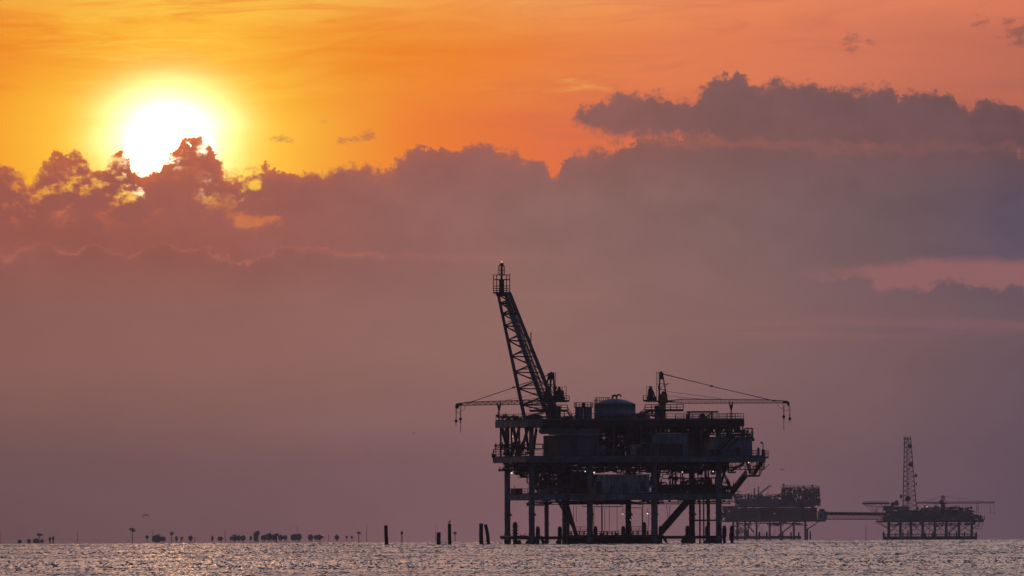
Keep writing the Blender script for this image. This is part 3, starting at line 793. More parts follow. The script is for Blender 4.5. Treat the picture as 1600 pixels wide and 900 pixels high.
# far right corner: antennas and camera mast, all fixed to the main deck
for px in (1172, 1177.5):
    mb = MB(); mb.tube(P(px, 686, 1), P(px, 668, 1), 0.06, n=6)
    for pz in (671, 676, 680): mb.bar(P(px - 1.2, pz, 1), P(px + 1.2, pz, 1), 0.06)
    mb.build('antenna', 'rail', root)
mb = MB(); mb.tube(P(1195, 713, -2.5), P(1195, 693, -2.5), 0.09, n=8); mb.bar(P(1195, 694, -2.5), P(1192, 692, -2.5), 0.1); FR.box(mb, 1191, 1194.5, 691, 694, -2.9, -2.3)
mb.build('camera_mast', 'dark', root)
mb = MB(); FR.box(mb, 1186, 1189.5, 700, 713, -2.5, -1.5); FR.box(mb, 1193.5, 1197, 703, 713, -2.4, -1.6); mb.build('deck_locker', 'dark', root)
mb = MB(); mb.box(FR.X(1196, -3), FR.X(1203.5, -3), -3, -0.5, FR.Z(717), FR.Z(715.8)); mb.rail([(FR.X(1196, -3), -3, FR.Z(715.8)), (FR.X(1203.5, -3), -3, FR.Z(715.8)), (FR.X(1203.5, -3), -0.5, FR.Z(715.8))], h=1.3, step=0.8); mb.tube(P(1197, 717, -2), P(1197, 734, -2), 0.07, n=6)
mb.build('corner_balcony', 'rail', root)
mb = MB(); mb.tube(P(782, 713, 16), P(782, 690, 16), 0.08, n=6); FR.box(mb, 780.5, 783.5, 692, 694.5, 15.6, 16.2); mb.tube(P(771, 716, 12), P(764 + 6, 712, 12), 0.1, n=6); mb.build('sensor_mast', 'dark', root)

# ================================================================== THINGS ON THE PLATFORM
def boxy(name, label, cat, px0, px1, py0, py1, y0, y1, m, group=None, extra=None):
    e, o = FR.thing(name, label, cat, (px0 + px1) / 2, py1, y0, group)
    mb = MB(); FR.box(mb, px0, px1, py0, py1, y0, y1); mb.build('body', m, e, o)
    if extra: extra(e, o)
    return e
# module with studs
def ex(e, o):
    for px in (866, 871, 890, 904, 918, 933):
        mb = MB(); mb.box(FR.X(px, -2.3), FR.X(px + 1.1, -2.3), -2.46, -2.303, FR.Z(712), FR.Z(681)); mb.build('wall_post', 'paint', e, o)
    mb = MB(); FR.box(mb, 845, 938, 669.5, 678.5, -2.75, -2.1); mb.build('lintel_box', 'wall', e, o)
    mb = MB(); FR.box(mb, 858, 942, 678.6, 680, -2.9, -2.3); mb.build('ledge', 'paint', e, o)
    mb = MB(); FR.box(mb, 905, 917, 690, 711, -2.42, -2.31); mb.build('door', 'deckpaint', e, o)
boxy('compressor_house', 'long purple-grey clad module between the two upper decks, below the small twin tanks', 'module', 850, 936, 680, 713.2, -2.3, 9, 'wall', extra=ex)
e, o = FR.thing('pressure_vessel', 'rounded horizontal vessel beside the long clad module on the main deck', 'vessel', 933, 713, -1)
MB().hball(P(936, 704, -1.6), 1.1, 1.8).build('shell', 'wall', e, o)
mb = MB(); FR.box(mb, 928, 931, 708, 713.3, -2.2, -1); FR.box(mb, 940, 943, 708, 713.3, -2.2, -1); mb.build('saddle', 'dark', e, o)
mb = MB(); FR.box(mb, 985, 996, 695, 711.5, -2.6, -1.2); c = mb.build('electrical_cabinet', 'white', None, P(990, 713, -2), FR)
tag(c, 'small pale upright cabinet in the open pipework left of the panelled blue cabin', 'cabinet')
mb = MB(); FR.box(mb, 1006.5, 1011, 700, 711.5, -2.6, -1.4); c = mb.build('electrical_cabinet', 'wall', None, P(1008, 713, -2), FR)
tag(c, 'narrow grey cabinet touching the left side of the panelled blue cabin', 'cabinet')
def ex(e, o):
    for px in (1021, 1031, 1041, 1050, 1060, 1069):
        mb = MB(); mb.box(FR.X(px, -2.9), FR.X(px + 8.0, -2.9), -3.02, -2.903, FR.Z(692.5), FR.Z(679.5)); mb.build('panel', 'cabin', e, o)
    for px in (1018, 1023.5, 1070, 1074):
        mb = MB(); mb.box(FR.X(px, -2.9), FR.X(px + 0.9, -2.9), -3.05, -2.903, FR.Z(712.6), FR.Z(693)); mb.build('corner_post', 'tank', e, o)
    mb = MB(); mb.box(FR.X(1030, -2.9), FR.X(1068, -2.9), -2.98, -2.904, FR.Z(712.8), FR.Z(694)); d = mb.build('doorway_shade', 'dark', e, o)  # dark slab on the wall, painted shade for the inside of the opening
    mb = MB(); mb.box(FR.X(1040, -2.9), FR.X(1040.6, -2.9), -3.04, -2.985, FR.Z(712.8), FR.Z(694)); mb.box(FR.X(1055, -2.9), FR.X(1055.6, -2.9), -3.04, -2.985, FR.Z(712.8), FR.Z(694)); mb.build('mullion', 'rust', d, o)
boxy('equipment_cabin', 'blue panelled cabin with wide dark opening on the main deck under the right crane', 'cabin', 1014, 1077, 677.5, 713.2, -2.9, 3, 'cabin', extra=ex)
boxy('switchgear_house', 'dark rust brown block between the panelled blue cabin and the plain blue building', 'module', 1068, 1112, 672, 713.2, 4, 13, 'rust')
def ex(e, o):
    mb = MB(); FR.box(mb, 1102, 1180, 683.0, 684.9, -3.0, 4); mb.build('roof_slab', 'deckpaint', e, o)
    for px, a, b in ((1151, 700, 712), (1121, 704, 712), (1110, 703, 712)):
        mb = MB(); mb.box(FR.X(px, -2.7), FR.X(px + 8, -2.7), -2.80, -2.703, FR.Z(b), FR.Z(a)); mb.build('louvre', 'dark', e, o)
    for px in range(1112, 1176, 6):
        mb = MB(); mb.box(FR.X(px, -2.7), FR.X(px + 0.5, -2.7), -2.76, -2.703, FR.Z(699), FR.Z(685)); mb.build('seam', 'tank', e, o)
boxy('quarters_building', 'plain blue building at the right end of the main deck, stair climbing its side', 'building', 1101, 1178, 685, 713.2, -2.7, 3, 'cabin', extra=ex)
mb = MB(); FR.box(mb, 1160, 1167, 673, 683, -1.5, 1); clutter(FR, mb, (1166, 1180, 674, 683, -1, 1), 8, 71, (0.05, .1)); c = mb.build('roof_unit', 'dark', None, P(1165, 683, 0), FR)
tag(c, 'dark pipe-fitted unit on the roof of the plain blue building', 'machinery')

# lower deck things
boxy('engine_house', 'big rusty dark machinery block left of the pale control cabin on the lower deck', 'module', 872, 928, 736, 772.2, 3, 12, 'rust',
     extra=lambda e, o: [MB().box(FR.X(px, 2.9), FR.X(px + 9, 2.9), 2.8, 2.997, FR.Z(766), FR.Z(743)).build('panel', 'dark', e, o) for px in (880, 893, 906)])
def ex(e, o):
    for px in (948, 960, 975, 990, 1003):
        MB().box(FR.X(px, -0.9), FR.X(px + 0.5, -0.9), -0.98, -0.903, FR.Z(771), FR.Z(743)).build('seam', 'tank', e, o)
    MB().box(FR.X(974, -.9), FR.X(981, -.9), -1.0, -0.904, FR.Z(771.5), FR.Z(754)).build('door', 'wall', e, o)
    MB().box(FR.X(1001, -.9), FR.X(1009, -.9), -1.0, -0.904, FR.Z(768), FR.Z(752)).build('door', 'wall', e, o)
    MB().box(FR.X(932, -.9), FR.X(940, -.9), -1.0, -0.904, FR.Z(771.5), FR.Z(752)).build('hatch', 'rust', e, o)
    for px, py in ((952, 746), (964, 749), (993, 747), (955, 760)):
        MB().box(FR.X(px, -.9), FR.X(px + 2.4, -.9), -1.05, -0.904, FR.Z(py + 1.8), FR.Z(py)).build('wall_fitting', 'rust', e, o)
e, o = FR.thing('control_cabin', 'long pale stained cabin with sloping left end and doors on the lower deck', 'cabin', 972, 772, -0.9)
mb = MB()
xa, xb, xc = FR.X(929, -0.9), FR.X(936, -0.9), FR.X(1016, -0.9); za, zb2, zc = FR.Z(772.1), FR.Z(761), FR.Z(741.5)
prof = [(xa, za), (xc, za), (xc, zc), (xb, zc), (xa, zb2)]
mb.add([(x, y, z) for y in (-0.9, 5.0) for x, z in prof], [(0, 1, 2, 3, 4), (9, 8, 7, 6, 5), (0, 5, 6, 1), (1, 6, 7, 2), (2, 7, 8, 3), (3, 8, 9, 4), (4, 9, 5, 0)])
mb.build('body', 'white', e, o); ex(e, o)
mb = MB(); FR.box(mb, 798, 817, 763, 771, 9, 12); FR.box(mb, 799, 816, 771.05, 772.1, 9.2, 11.8); c = mb.build('storage_box', 'dark', None, P(808, 772, 10), FR); tag(c, 'low dark box at the far left end of the lower deck', 'box')
mb = MB(); mb.tube(P(804, 763, 10), P(804, 759.5, 10), 0.05, n=5); mb.ball(P(804, 759.5, 10), 0.1); c = mb.build('small_beacon', 'dark', None, P(804, 763, 10), FR); tag(c, 'tiny rod standing on the low dark box of the lower deck', 'beacon')
e, o = FR.thing('generator', 'pale blue generator with dark top behind the front left leg on the lower deck', 'generator', 850, 772, -0.6)
mb = MB(); FR.box(mb, 841, 859, 764, 771.9, -0.7, 1.0); mb.build('housing', 'cabin', e, o)
mb = MB(); FR.box(mb, 845, 853, 760.5, 763.97, -0.4, 0.8); mb.tube(P(849, 761, 0), P(849, 757, 0), 0.25); mb.build('air_intake', 'dark', e, o)
mb = MB(); s0 = P(921, 762, -1.2); mb.add([P(920, 761, -1.3), P(930, 763, -1.3), P(932, 772, -1.3), P(923, 772, -1.3), P(920, 761, -0.8), P(930, 763, -0.8), P(932, 772, -0.8), P(923, 772, -0.8)], [(0, 1, 2, 3), (7, 6, 5, 4), (0, 4, 5, 1), (1, 5, 6, 2), (2, 6, 7, 3), (3, 7, 4, 0)])
c = mb.build('lifebuoy_locker', 'yellow', None, P(926, 772, -1), FR); tag(c, 'tilted yellow locker at the left end of the pale control cabin', 'locker')
e, o = FR.thing('separator_vessel', 'dark upright oval vessel among pipework at the right of the lower deck', 'vessel', 1108, 772, 4)
mb = MB(); mb.ball(P(1108, 755, 4), 0.8, 1.2); mb.build('shell', 'dark', e, o)
mb = MB(); [mb.bar(P(1108 + d, 760, 4), P(1108 + d * 1.3, 772, 4), 0.14) for d in (-5, 5)]; mb.build('support', 'dark', e, o)
mb = MB(); mb.tube(P(1106, 746, 4), P(1106, 733, 4), 0.13); mb.tube(P(1110, 746, 4), P(1110, 735, 4), 0.1); mb.build('outlet_pipe', 'dark', e, o)

# top deck tanks
def tank(px0, px1, pyt, pyb, y, m, label, group, dome=0.0, cage=None, name='storage_tank'):
    e, o = FR.thing(name, label, 'tank', (px0 + px1) / 2, pyb, y, group)
    r = (px1 - px0) / 2 * FR.s; c = P((px0 + px1) / 2, pyb, y); H = FR.Z(pyt) - FR.Z(pyb)
    mb = MB(); mb.lathe(c, [(r, 0), (r, H * 0.32), (r * 1.012, H * 0.33), (r * 1.012, H * 0.345), (r, H * 0.35), (r, H), (r * 1.02, H), (r * 1.02, H + 0.1)], 40); mb.build('shell', m, e, o)
    if dome:
        mb = MB(); mb.lathe(c + Vector((0, 0, H + 0.1)), [(max(0.05, r * (1 - t)), dome * (1 - (1 - t) ** 2)) for t in [k / 8 for k in range(9)]], 40); mb.build('domed_roof', m, e, o)
    return e, o, c, r, H
e, o, c, r, H = tank(930.5, 994.5, 632, 655.4, 3.5, 'tank', 'largest tank, wide pale blue drum with domed roof on the top deck', None, dome=1.05)
for k in range(9):
    t = math.pi + math.pi * k / 8
    MB().bar(c + Vector((r * 1.003 * math.cos(t), r * 1.003 * math.sin(t), 0)), c + Vector((r * 1.003 * math.cos(t), r * 1.003 * math.sin(t), H)), 0.05).build('shell_seam', 'paint', e, o)
for dx, hh, rr in ((-0.5, 1.0, 0.2), (0.35, 1.15, 0.15)):
    q = c + Vector((dx, 0, H + 0.75)); arc = [q, q + Vector((0, 0, hh * 0.8)), q + Vector((0.25, 0, hh)), q + Vector((0.7, 0, hh)), q + Vector((0.9, 0, hh * 0.65))]
    MB().path(arc, rr, 8).build('vent_pipe', 'dark', e, o)
mb = MB(); q = c + Vector((-r * 0.95, -0.6, H + 0.1)); mb.rail([q, q + Vector((2.4, 0, 0)), q + Vector((2.4, 1.2, 0)), q + Vector((0, 1.2, 0)), q], h=1.25, w=0.09, step=0.7); mb.build('roof_railing', 'rail', e, o)
mb = MB(); q = c + Vector((-r - 0.25, -0.5, 0)); mb.bar(q, q + Vector((0, 0, H + 1)), 0.07); mb.bar(q + Vector((0, .5, 0)), q + Vector((0, .5, H + 1)), 0.07)
for i in range(12): mb.bar(q + Vector((0, 0, H * i / 12)), q + Vector((0, .5, H * i / 12)), 0.04)
mb.build('ladder', 'rail', e, o)
for i, (a, b, lab) in enumerate(((899.8, 912.9, 'narrow upright grey tank, left one of the touching pair beside the big domed tank'), (913.1, 926.2, 'narrow upright grey tank, right one of the touching pair beside the big domed tank'))):
    e, o, c, r, H = tank(a, b, 637.5, 655.4, 2.5, 'paint', lab, 'small upright tanks on the top deck', dome=0.2, name='small_tank')
    mb = MB(); z = H + 0.1; mb.rail([c + Vector((x * r, y * r, z)) for x, y in ((-1, -1), (1, -1), (1, 1), (-1, 1), (-1, -1))], h=0.95, w=0.08, step=0.6); mb.build('roof_railing', 'rail', e, o)
# machines on the top deck
for k, (px0, px1, pyt, y, lab, m) in enumerate(((834, 846, 648.5, -1.5, 'dark box-shaped winch set between the boom foot and left crane pedestal', 'dark'),
                                   (802, 806, 648, 0, 'squat dark post-like unit at the left end of the top deck', 'dark'),
                                   (808.5, 811.5, 650, 3, 'short reddish drum left of the flare boom foot', 'rust'),
                                   (996, 1006, 647, 1, 'dark pump unit just right of the big domed tank', 'dark'),
                                   (886, 892, 651, 4, 'low dark pump unit left of the small twin tanks', 'dark'))):
    mb = MB(); FR.box(mb, px0, px1, pyt + 2, 655.4, y, y + 1.4); FR.box(mb, px0 + 1, px1 - 1, pyt, pyt + 2, y + 0.2, y + 1.1)
    clutter(FR, mb, (px0 - 3, px1 + 3, pyt + 1, 655, y, y + 1.5), 7, 80 + k, (0.05, 0.12))
    c = mb.build('deck_machine', m, None, P((px0 + px1) / 2, 655.4, y), FR); tag(c, lab, 'machinery')
mb = MB(); pass
for bx_, n_, sd_i in (((784, 800, 648, 655, 2, 10), 16, 91), ((812, 850, 650, 655, 1, 10), 14, 92), ((870, 900, 650, 655, 1, 10), 12, 93), ((997, 1020, 643, 655, 1, 8), 24, 94)):
    mb = MB(); clutter(FR, mb, bx_, n_, sd_i, (0.05, 0.11)); mb.build('deck_piping', 'dark', root)
mb = MB(); mb.tube(P(883.5, 655, 2), P(883.5, 646, 2), 0.05, n=5); mb.tube(P(793, 655, 12), P(793, 649, 12), 0.06, n=5); mb.tube(P(797.3, 655, 9), P(797.3, 651, 9), 0.14, n=6); mb.build('deck_pipe_stub', 'dark', root)
e, o = FR.thing('deck_shelter', 'open flat-roofed shelter on thin posts on the top deck right of the right crane', 'shelter', 1101, 655.4, 0)
mb = MB(); FR.box(mb, 1075, 1125, 642.6, 645, -1, 2.2); mb.build('roof', 'dark', e, o)
for px in (1079, 1115):
    for y in (-0.8, 1.8):
        mb = MB(); mb.bar(P(px, 655.4, y), P(px, 645, y), 0.22); mb.build('post', 'dark', e, o)
mb = MB(); mb.rail([P(1079, 655, -0.8), P(1115, 655, -0.8)], h=0.9, w=.07, step=0.9); mb.build('side_rail', 'rail', e, o)
e, o = FR.thing('air_compressor', 'dark hump-backed compressor standing under the open shelter', 'compressor', 1101, 655.4, 0.3)
mb = MB(); FR.box(mb, 1095, 1107, 650.5, 655.3, 0, 1.4); mb.lathe(P(1100, 650.5, .7), [(0.6, 0), (0.5, 0.3), (0.2, 0.55)], 12); mb.build('body', 'dark', e, o)
mb = MB(); mb.path([P(1098, 651, .5), P(1098, 646.5, .5)], 0.1); mb.tube(P(1106, 651.5, .6), P(1114, 647, .6), 0.12, n=6); mb.build('exhaust_pipe', 'dark', e, o)
mb = MB(); FR.box(mb, 1074, 1078, 647, 654, 0, 1); c = mb.build('gas_bottle_rack', 'dark', None, P(1076, 655, 0), FR); tag(c, 'small dark upright rack at the left post of the open shelter', 'rack')

# flare boom --------------------------------------------------
e, o = FR.thing('flare_boom', 'tall leaning lattice flare boom with railed tip platform above the left crane', 'flare boom', 850, 655.4, 3)
L0, L1 = P(821, 655, 4), P(779.5, 457, 4); R0, R1 = P(876.5, 657, 0), P(798, 457, 2.8); Q0, Q1 = P(860, 655, 8), P(791.5, 459, 5.2)
for a, b, r_ in ((L0, L1, 0.36), (R0, R1, 0.40), (Q0, Q1, 0.36)):
    MB().tube(a, b, r_, r_ * 0.8, 12).build('chord', 'wall', e, o)
ts = [0.02, 0.115, 0.245, 0.375, 0.50, 0.625, 0.74, 0.835, 0.92, 0.985]
for i, t in enumerate(ts):
    l, r_, q = L0.lerp(L1, t), R0.lerp(R1, t), Q0.lerp(Q1, t)
    mb = MB(); mb.tube(l, q, 0.13, n=6); mb.tube(l, r_, 0.10, n=6); mb.tube(r_, q, 0.10, n=6)
    if i + 1 < len(ts):
        tm = (t + ts[i + 1]) / 2
        mb.tube(l, Q0.lerp(Q1, tm), 0.15, n=6); mb.tube(L0.lerp(L1, ts[i + 1]), Q0.lerp(Q1, tm), 0.14, n=6)
        mb.tube(r_, Q0.lerp(Q1, ts[i + 1]), 0.09, n=6); mb.tube(l, R0.lerp(R1, tm), 0.07, n=6)
    mb.build('bracing', 'dark', e, o)
mb = MB(); S0, S1 = P(853, 640, 5), P(793, 470, 4); mb.tube(S0, S1, 0.42, n=12); mb.build('flare_pipe', 'tank', e, o)
mb = MB(); T0, T1 = P(866, 655, 2.2), P(795, 459, 3.6)
for dy in (-0.35, 0.35): mb.bar(T0 + Vector((0, dy, 0)), T1 + Vector((0, dy, 0)), 0.14)
d = (T1 - T0); n = 90
for i in range(n + 1): c = T0 + d * (i / n); mb.bar(c + Vector((0, -.35, 0)), c + Vector((0, .35, 0)), 0.09); mb.bar(c + Vector((-.16, 0, 0)), c + Vector((.26, 0, 0)), 0.12)
mb.build('ladder', 'dark', e, o)
mb = MB(); up = Vector((0.45, 0, 0.6)); mb.bar(T0 + up, T1 + up, 0.07)
for i in range(0, n + 1, 3): c = T0 + d * (i / n); mb.bar(c, c + up, 0.06)
mb.build('ladder_guard', 'rail', e, o)
for i in range(14):
    c = Q0.lerp(Q1, 0.08 + i * 0.064); mb = MB(); mb.box(c.x - 1.5, c.x + 0.7, c.y - 0.5, c.y + 0.4, c.z, c.z + 0.12); mb.build('rest_grating', 'dark', e, o)
mb = MB(); mb.path([P(829, 540, 3.5), P(831, 536, 3.5), P(831, 520, 3.5), P(833, 519.5, 3.5)], 0.10, 6); mb.path([P(829, 531, 3.5), P(828, 531, 3.5), P(828, 536, 3.5)], 0.07, 5); mb.build('vent_pipe', 'rail', e, o)
fc = P(785.5, 456, 4)
mb = MB(); mb.box(fc.x - 1.34, fc.x + 1.34, fc.y - 1.1, fc.y + 1.1, fc.z - 0.25, fc.z + 0.05); mb.box(fc.x - 0.9, fc.x + 0.9, fc.y - .9, fc.y + .9, fc.z - 0.6, fc.z - 0.253); mb.build('tip_platform', 'dark', e, o)
mb = MB()
cs = [fc + Vector((x * 1.3, y * 1.05, 0)) for x, y in ((-1, -1), (1, -1), (1, 1), (-1, 1))]
for c in cs: mb.bar(c, c + Vector((0, 0, 3.4 if c is not cs[1] else 3.5)), 0.13)
for z in (0.35, 0.75, 1.2, 2.4, 3.3):
    for i in range(4): mb.bar(cs[i] + Vector((0, 0, z)), cs[(i + 1) % 4] + Vector((0, 0, z)), 0.10 if z != 2.4 else 0.16)
mb.build('tip_railing', 'dark', e, o)
mb = MB(); mb.tube(fc, fc + Vector((0, 0, 2.3)), 0.5, n=12); mb.tube(fc + Vector((0, 0, 2.3)), fc + Vector((0.05, 0, 5.3)), 0.22, n=10); mb.lathe(fc + Vector((0.05, 0, 5.1)), [(0.2, 0), (0.34, 0.15), (0.34, 0.45), (0.22, 0.5)], 12); mb.build('flare_stack', 'dark', e, o)
mb = MB()
for z in (3.4, 4.2, 5.0):
    for k in range(10):
        a0, a1 = 2 * math.pi * k / 10, 2 * math.pi * (k + 1) / 10
        mb.bar(fc + Vector((0.6 * math.cos(a0), 0.6 * math.sin(a0), z)), fc + Vector((0.6 * math.cos(a1), 0.6 * math.sin(a1), z)), 0.07)
for k in range(6): a0 = 2 * math.pi * k / 6; mb.bar(fc + Vector((0.6 * math.cos(a0), 0.6 * math.sin(a0), 3.3)), fc + Vector((0.6 * math.cos(a0), 0.6 * math.sin(a0), 4.9)), 0.08); mb.bar(fc + Vector((0.6 * math.cos(a0), 0.6 * math.sin(a0), 4.9)), fc + Vector((0.3 * math.cos(a0), 0.3 * math.sin(a0), 5.4)), 0.07)
mb.build('tip_cage', 'dark', e, o)
MB().lathe(fc + Vector((0.05, 0, 5.6)), [(0.12, 0), (0.2, 0.12), (0.12, 0.34), (0.02, 0.55)], 8).build('flame', 'flame', e, o)

# pedestal cranes ---------------------------------------------
SC = FR.s
def crane_parts(e):
    """local metres, origin at the pedestal foot, boom along +x"""
    u = lambda a, py, y=0.0: Vector((a * SC, y, (655.4 - py) * SC))
    mb = MB(); mb.tube(u(0, 655.4), u(0, 629), 0.66, 0.66, 20); mb.tube(u(0, 630), u(0, 627.5), 0.85, 0.85, 20); mb.build('pedestal', 'yellow', e)
    mb = MB(); mb.box(-1.5, -0.66, -1.3, 1.3, 0, 2.7); mb.build('pedestal_casing', 'wall', e)
    # maintenance walkway round the pedestal
    a = MB(); a.box(-27 * SC, 33 * SC, -1.7, 1.7, (655.4 - 642.3) * SC, (655.4 - 640.3) * SC); w = a.build('walkway', 'dark', e)
    z = (655.4 - 640.3) * SC
    MB().rail([(-27 * SC, -1.65, z), (33 * SC, -1.65, z), (33 * SC, 1.65, z), (-27 * SC, 1.65, z), (-27 * SC, -1.65, z)], h=1.05, w=0.09, step=1.2).build('railing', 'rail', w)
    MB().stair(u(-34, 655, 0), u(-26, 641, 0), w=0.1).build('stair', 'dark', w)
    mb = MB(); [mb.bar(u(a_, 655.4, y_), u(a_, 642, y_), 0.12) for a_ in (-22, 28) for y_ in (-1.4, 1.4) if a_ < 0]; mb.build('walkway_post', 'dark', w)
    # slewing platform with machinery
    mb = MB(); mb.box(-26 * SC, 9 * SC, -1.4, 1.4, (655.4 - 627.5) * SC, (655.4 - 625.4) * SC); mb.box(-5 * SC, 9 * SC, -1.0, 1.0, (655.4 - 629) * SC, (655.4 - 627.53) * SC); mb.build('slewing_platform', 'yellow', e)
    mb = MB(); z = (655.4 - 625.4) * SC; mb.rail([(-30 * SC, -1.3, z), (-17 * SC, -1.3, z)], h=1.0, w=.09, step=.8); mb.rail([(-30 * SC, 1.3, z), (-30 * SC, -1.3, z)], h=1.0, w=.09, step=.8); mb.box(-30 * SC, -26.02 * SC, -1.35, 1.35, z - 0.15, z)
    mb.rail([(-24.5 * SC, -1.2, z), (-16 * SC, -1.2, z)], h=2.7, w=.08, step=1.0); mb.build('platform_railing', 'rail', e)
    mb = MB(); mb.box(-22.5 * SC, -14 * SC, -0.8, 0.8, z, z + 2.0); mb.lathe((-18.5 * SC, 0, z + 2.0), [(0.42, 0), (0.42, 0.25), (0.2, 0.5), (0.32, 0.55), (0.3, 0.75)], 12); mb.box(-24 * SC, -9 * SC, -0.9, 0.9, z + 0.003, z + 0.8)
    mb.tube((-12 * SC, 0, z + .8), (-14 * SC, 0, z + 1.7), 0.12, n=6); mb.build('engine', 'dark', e)
    mb = MB(); mb.box(-4 * SC, 8 * SC, 0.1, 1.2, z, z + 1.2); mb.box(-1 * SC, 6 * SC, 0.2, 1.1, z + 1.2, z + 1.75); mb.hball((2 * SC, -0.5, z + 0.6), 0.5, 0.9); mb.build('winch', 'yellow', e)
    # A-frame mast
    mb = MB()
    for y in (-0.8, 0.8):
        mb.bar(u(-5, 626, y), u(-3.5, 583, y * 0.45), 0.26); mb.bar(u(8, 626, y), u(0.5, 583, y * 0.45), 0.22)
        for py, q in ((617, 0.2), (608, 0.42), (599, 0.63), (591, 0.8)): mb.bar(u(-5 + 1.5 * q, py, y * (1 - .5 * q)), u(8 - 7.5 * q, py, y * (1 - .5 * q)), 0.1)
        mb.bar(u(-4.7, 617, y * .9), u(5, 608, y * .8), 0.1); mb.bar(u(-4.2, 608, y * .8), u(4, 599, y * .7), 0.1)
        mb.bar(u(3, 600, y * .6), u(11, 598.5, y * .6), 0.12); mb.bar(u(4, 605, y * .6), u(9, 598.7, y * .6), 0.08)
    mb.box(-5 * SC, 2 * SC, -0.5, 0.5, (655.4 - 586) * SC, (655.4 - 581.3) * SC); mb.lathe(u(-1.5, 581.3), [(0.25, 0), (0.12, 0.25)], 8); mb.box(-3 * SC, 1.5 * SC, -0.4, 0.4, (655.4 - 592) * SC, (655.4 - 586.02) * SC)
    mb.build('mast', 'dark', e)
    mb = MB()
    for y in (-0.3, 0.3): mb.bar(u(-9, 626, y), u(-9, 580, y), 0.07)
    for k in range(20): mb.bar(u(-9, 625 - 2.25 * k, -.3), u(-9, 625 - 2.25 * k, .3), 0.05)
    for py in (580.5, 590, 600, 610): mb.bar(u(-9, py), u(-3, py), 0.07)
    mb.bar(u(-6.5, 626, 0), u(-6.5, 580, 0), 0.06)
    mb.build('mast_ladder', 'rail', e)
    mb = MB(); mb.box(-7 * SC, -4.2 * SC, -0.9, -0.6, (655.4 - 607) * SC, (655.4 - 602) * SC); mb.build('warning_sign', 'red', e)
    # boom
    A = [u(10, 624.2, -.5), u(10, 624.2, .5), u(10, 629.6, .5), u(10, 629.6, -.5)]
    B0 = [u(30, 623.2, -.5), u(30, 623.2, .5), u(30, 629.8, .5), u(30, 629.8, -.5)]
    B1 = [u(166, 624.8, -.5), u(166, 624.8, .5), u(166, 630.0, .5), u(166, 630.0, -.5)]
    C1 = [u(196, 627.0, -.3), u(196, 627.0, .3), u(196, 630.0, .3), u(196, 630.0, -.3)]
    A = [u(8, 625.6, -.5), u(8, 625.6, .5), u(8, 627.6, .5), u(8, 627.6, -.5)]
    mb = MB(); mb.lattice(A, B0, 4, 0.07, 0.04); mb.lattice(B0, B1, 22, 0.07, 0.035); mb.lattice(B1, C1, 5, 0.07, 0.035)
    mb.box(8 * SC, 18 * SC, -0.5, 0.5, (655.4 - 627.4) * SC, (655.4 - 625.9) * SC); b = mb.build('boom', 'yellow', e)
    mb = MB(); mb.box(190 * SC, 198 * SC, -0.35, 0.35, (655.4 - 630.2) * SC, (655.4 - 626.8) * SC); mb.add([u(194, 627, y) for y in (-.3, .3)] + [u(200, 629, y) for y in (-.3, .3)] + [u(200, 635, y) for y in (-.3, .3)] + [u(197.5, 635, y) for y in (-.3, .3)], [(0, 2, 4, 6), (7, 5, 3, 1), (0, 1, 3, 2), (2, 3, 5, 4), (4, 5, 7, 6), (6, 7, 1, 0)]); mb.build('boom_head', 'dark', b)
    # rigging
    for y in (-0.35, 0.35): MB().tube(u(-1, 583 + y, y), u(77, 602.5, y * .3), 0.05, n=5).build('pendant_cable', 'rail', e)
    MB().tube(u(77, 603), u(178, 627, 0), 0.07, n=5).build('pendant_cable', 'rail', e)
    mb = MB(); mb.hball(u(77.5, 603), 0.16, 0.5, 8); mb.build('sheave_block', 'dark', e)
    MB().tube(u(8, 611), u(93, 622.8), 0.035, n=5).build('hoist_cable', 'rail', e)
    MB().tube(u(8, 618), u(70, 624), 0.035, n=5).build('hoist_cable', 'rail', e)
    # hooks
    for hx, p0, p1, p2 in ((191, 630, 650, 673), (200.5, 635, 653, 658)):
        mb = MB(); mb.tube(u(hx - 1.5, p0), u(hx, p1), 0.05, n=5); mb.tube(u(hx + 0.6, p0), u(hx + .5, p1), 0.04, n=5)
        if p2 > 660: mb.tube(u(hx, p1), u(hx, p2), 0.055, n=5)
        h = mb.build('hoist_line', 'rail', e)
        mb = MB(); mb.lathe(u(hx, p1 + 3), [(0.06, -0.25), (0.25, 0.05), (0.27, 0.3), (0.1, 0.5)], 10)
        q = u(hx, p1 + 3) + Vector((0, 0, -0.25)); mb.path([q, q + Vector((0.14, 0, -0.16)), q + Vector((0.04, 0, -0.34)), q + Vector((-0.12, 0, -0.24))], 0.05, 6); mb.build('hook_block', 'dark', h)
    mb = MB(); pts = [u(180 + 12 * t, 630 + 8 * math.sin(math.pi * t * .9) + 2 * t) for t in [k / 7 for k in range(8)]]; mb.path(pts, 0.04, 5)
    pts = [u(191 + 9 * t, 641 + 5 * t * (1 - t) * 2 - 3 * t) for t in [k / 6 for k in range(7)]]; mb.path(pts, 0.04, 5); mb.build('loose_cable', 'rail', e)
e2, o2 = FR.thing('pedestal_crane', 'right pedestal crane, long horizontal lattice boom reaching past the right deck end', 'crane', 1037.5, 655.4, 6, 'pedestal cranes on the near platform', rot=-FR.yaw)
crane_parts(e2)
e1 = copy_tree(e2); e1['label'] = 'left pedestal crane, boom lying out to the left behind the flare boom'
phi = math.acos(0.745)
e1.matrix_world = FR.mat @ Matrix.Translation(P(861.5, 655.4, 12)) @ Matrix.Rotation(-FR.yaw + math.pi - phi, 4, 'Z')
for ch in e1.children:
    if ch.name.startswith('walkway'): ch.matrix_basis = Matrix.Rotation(phi, 4, 'Z')
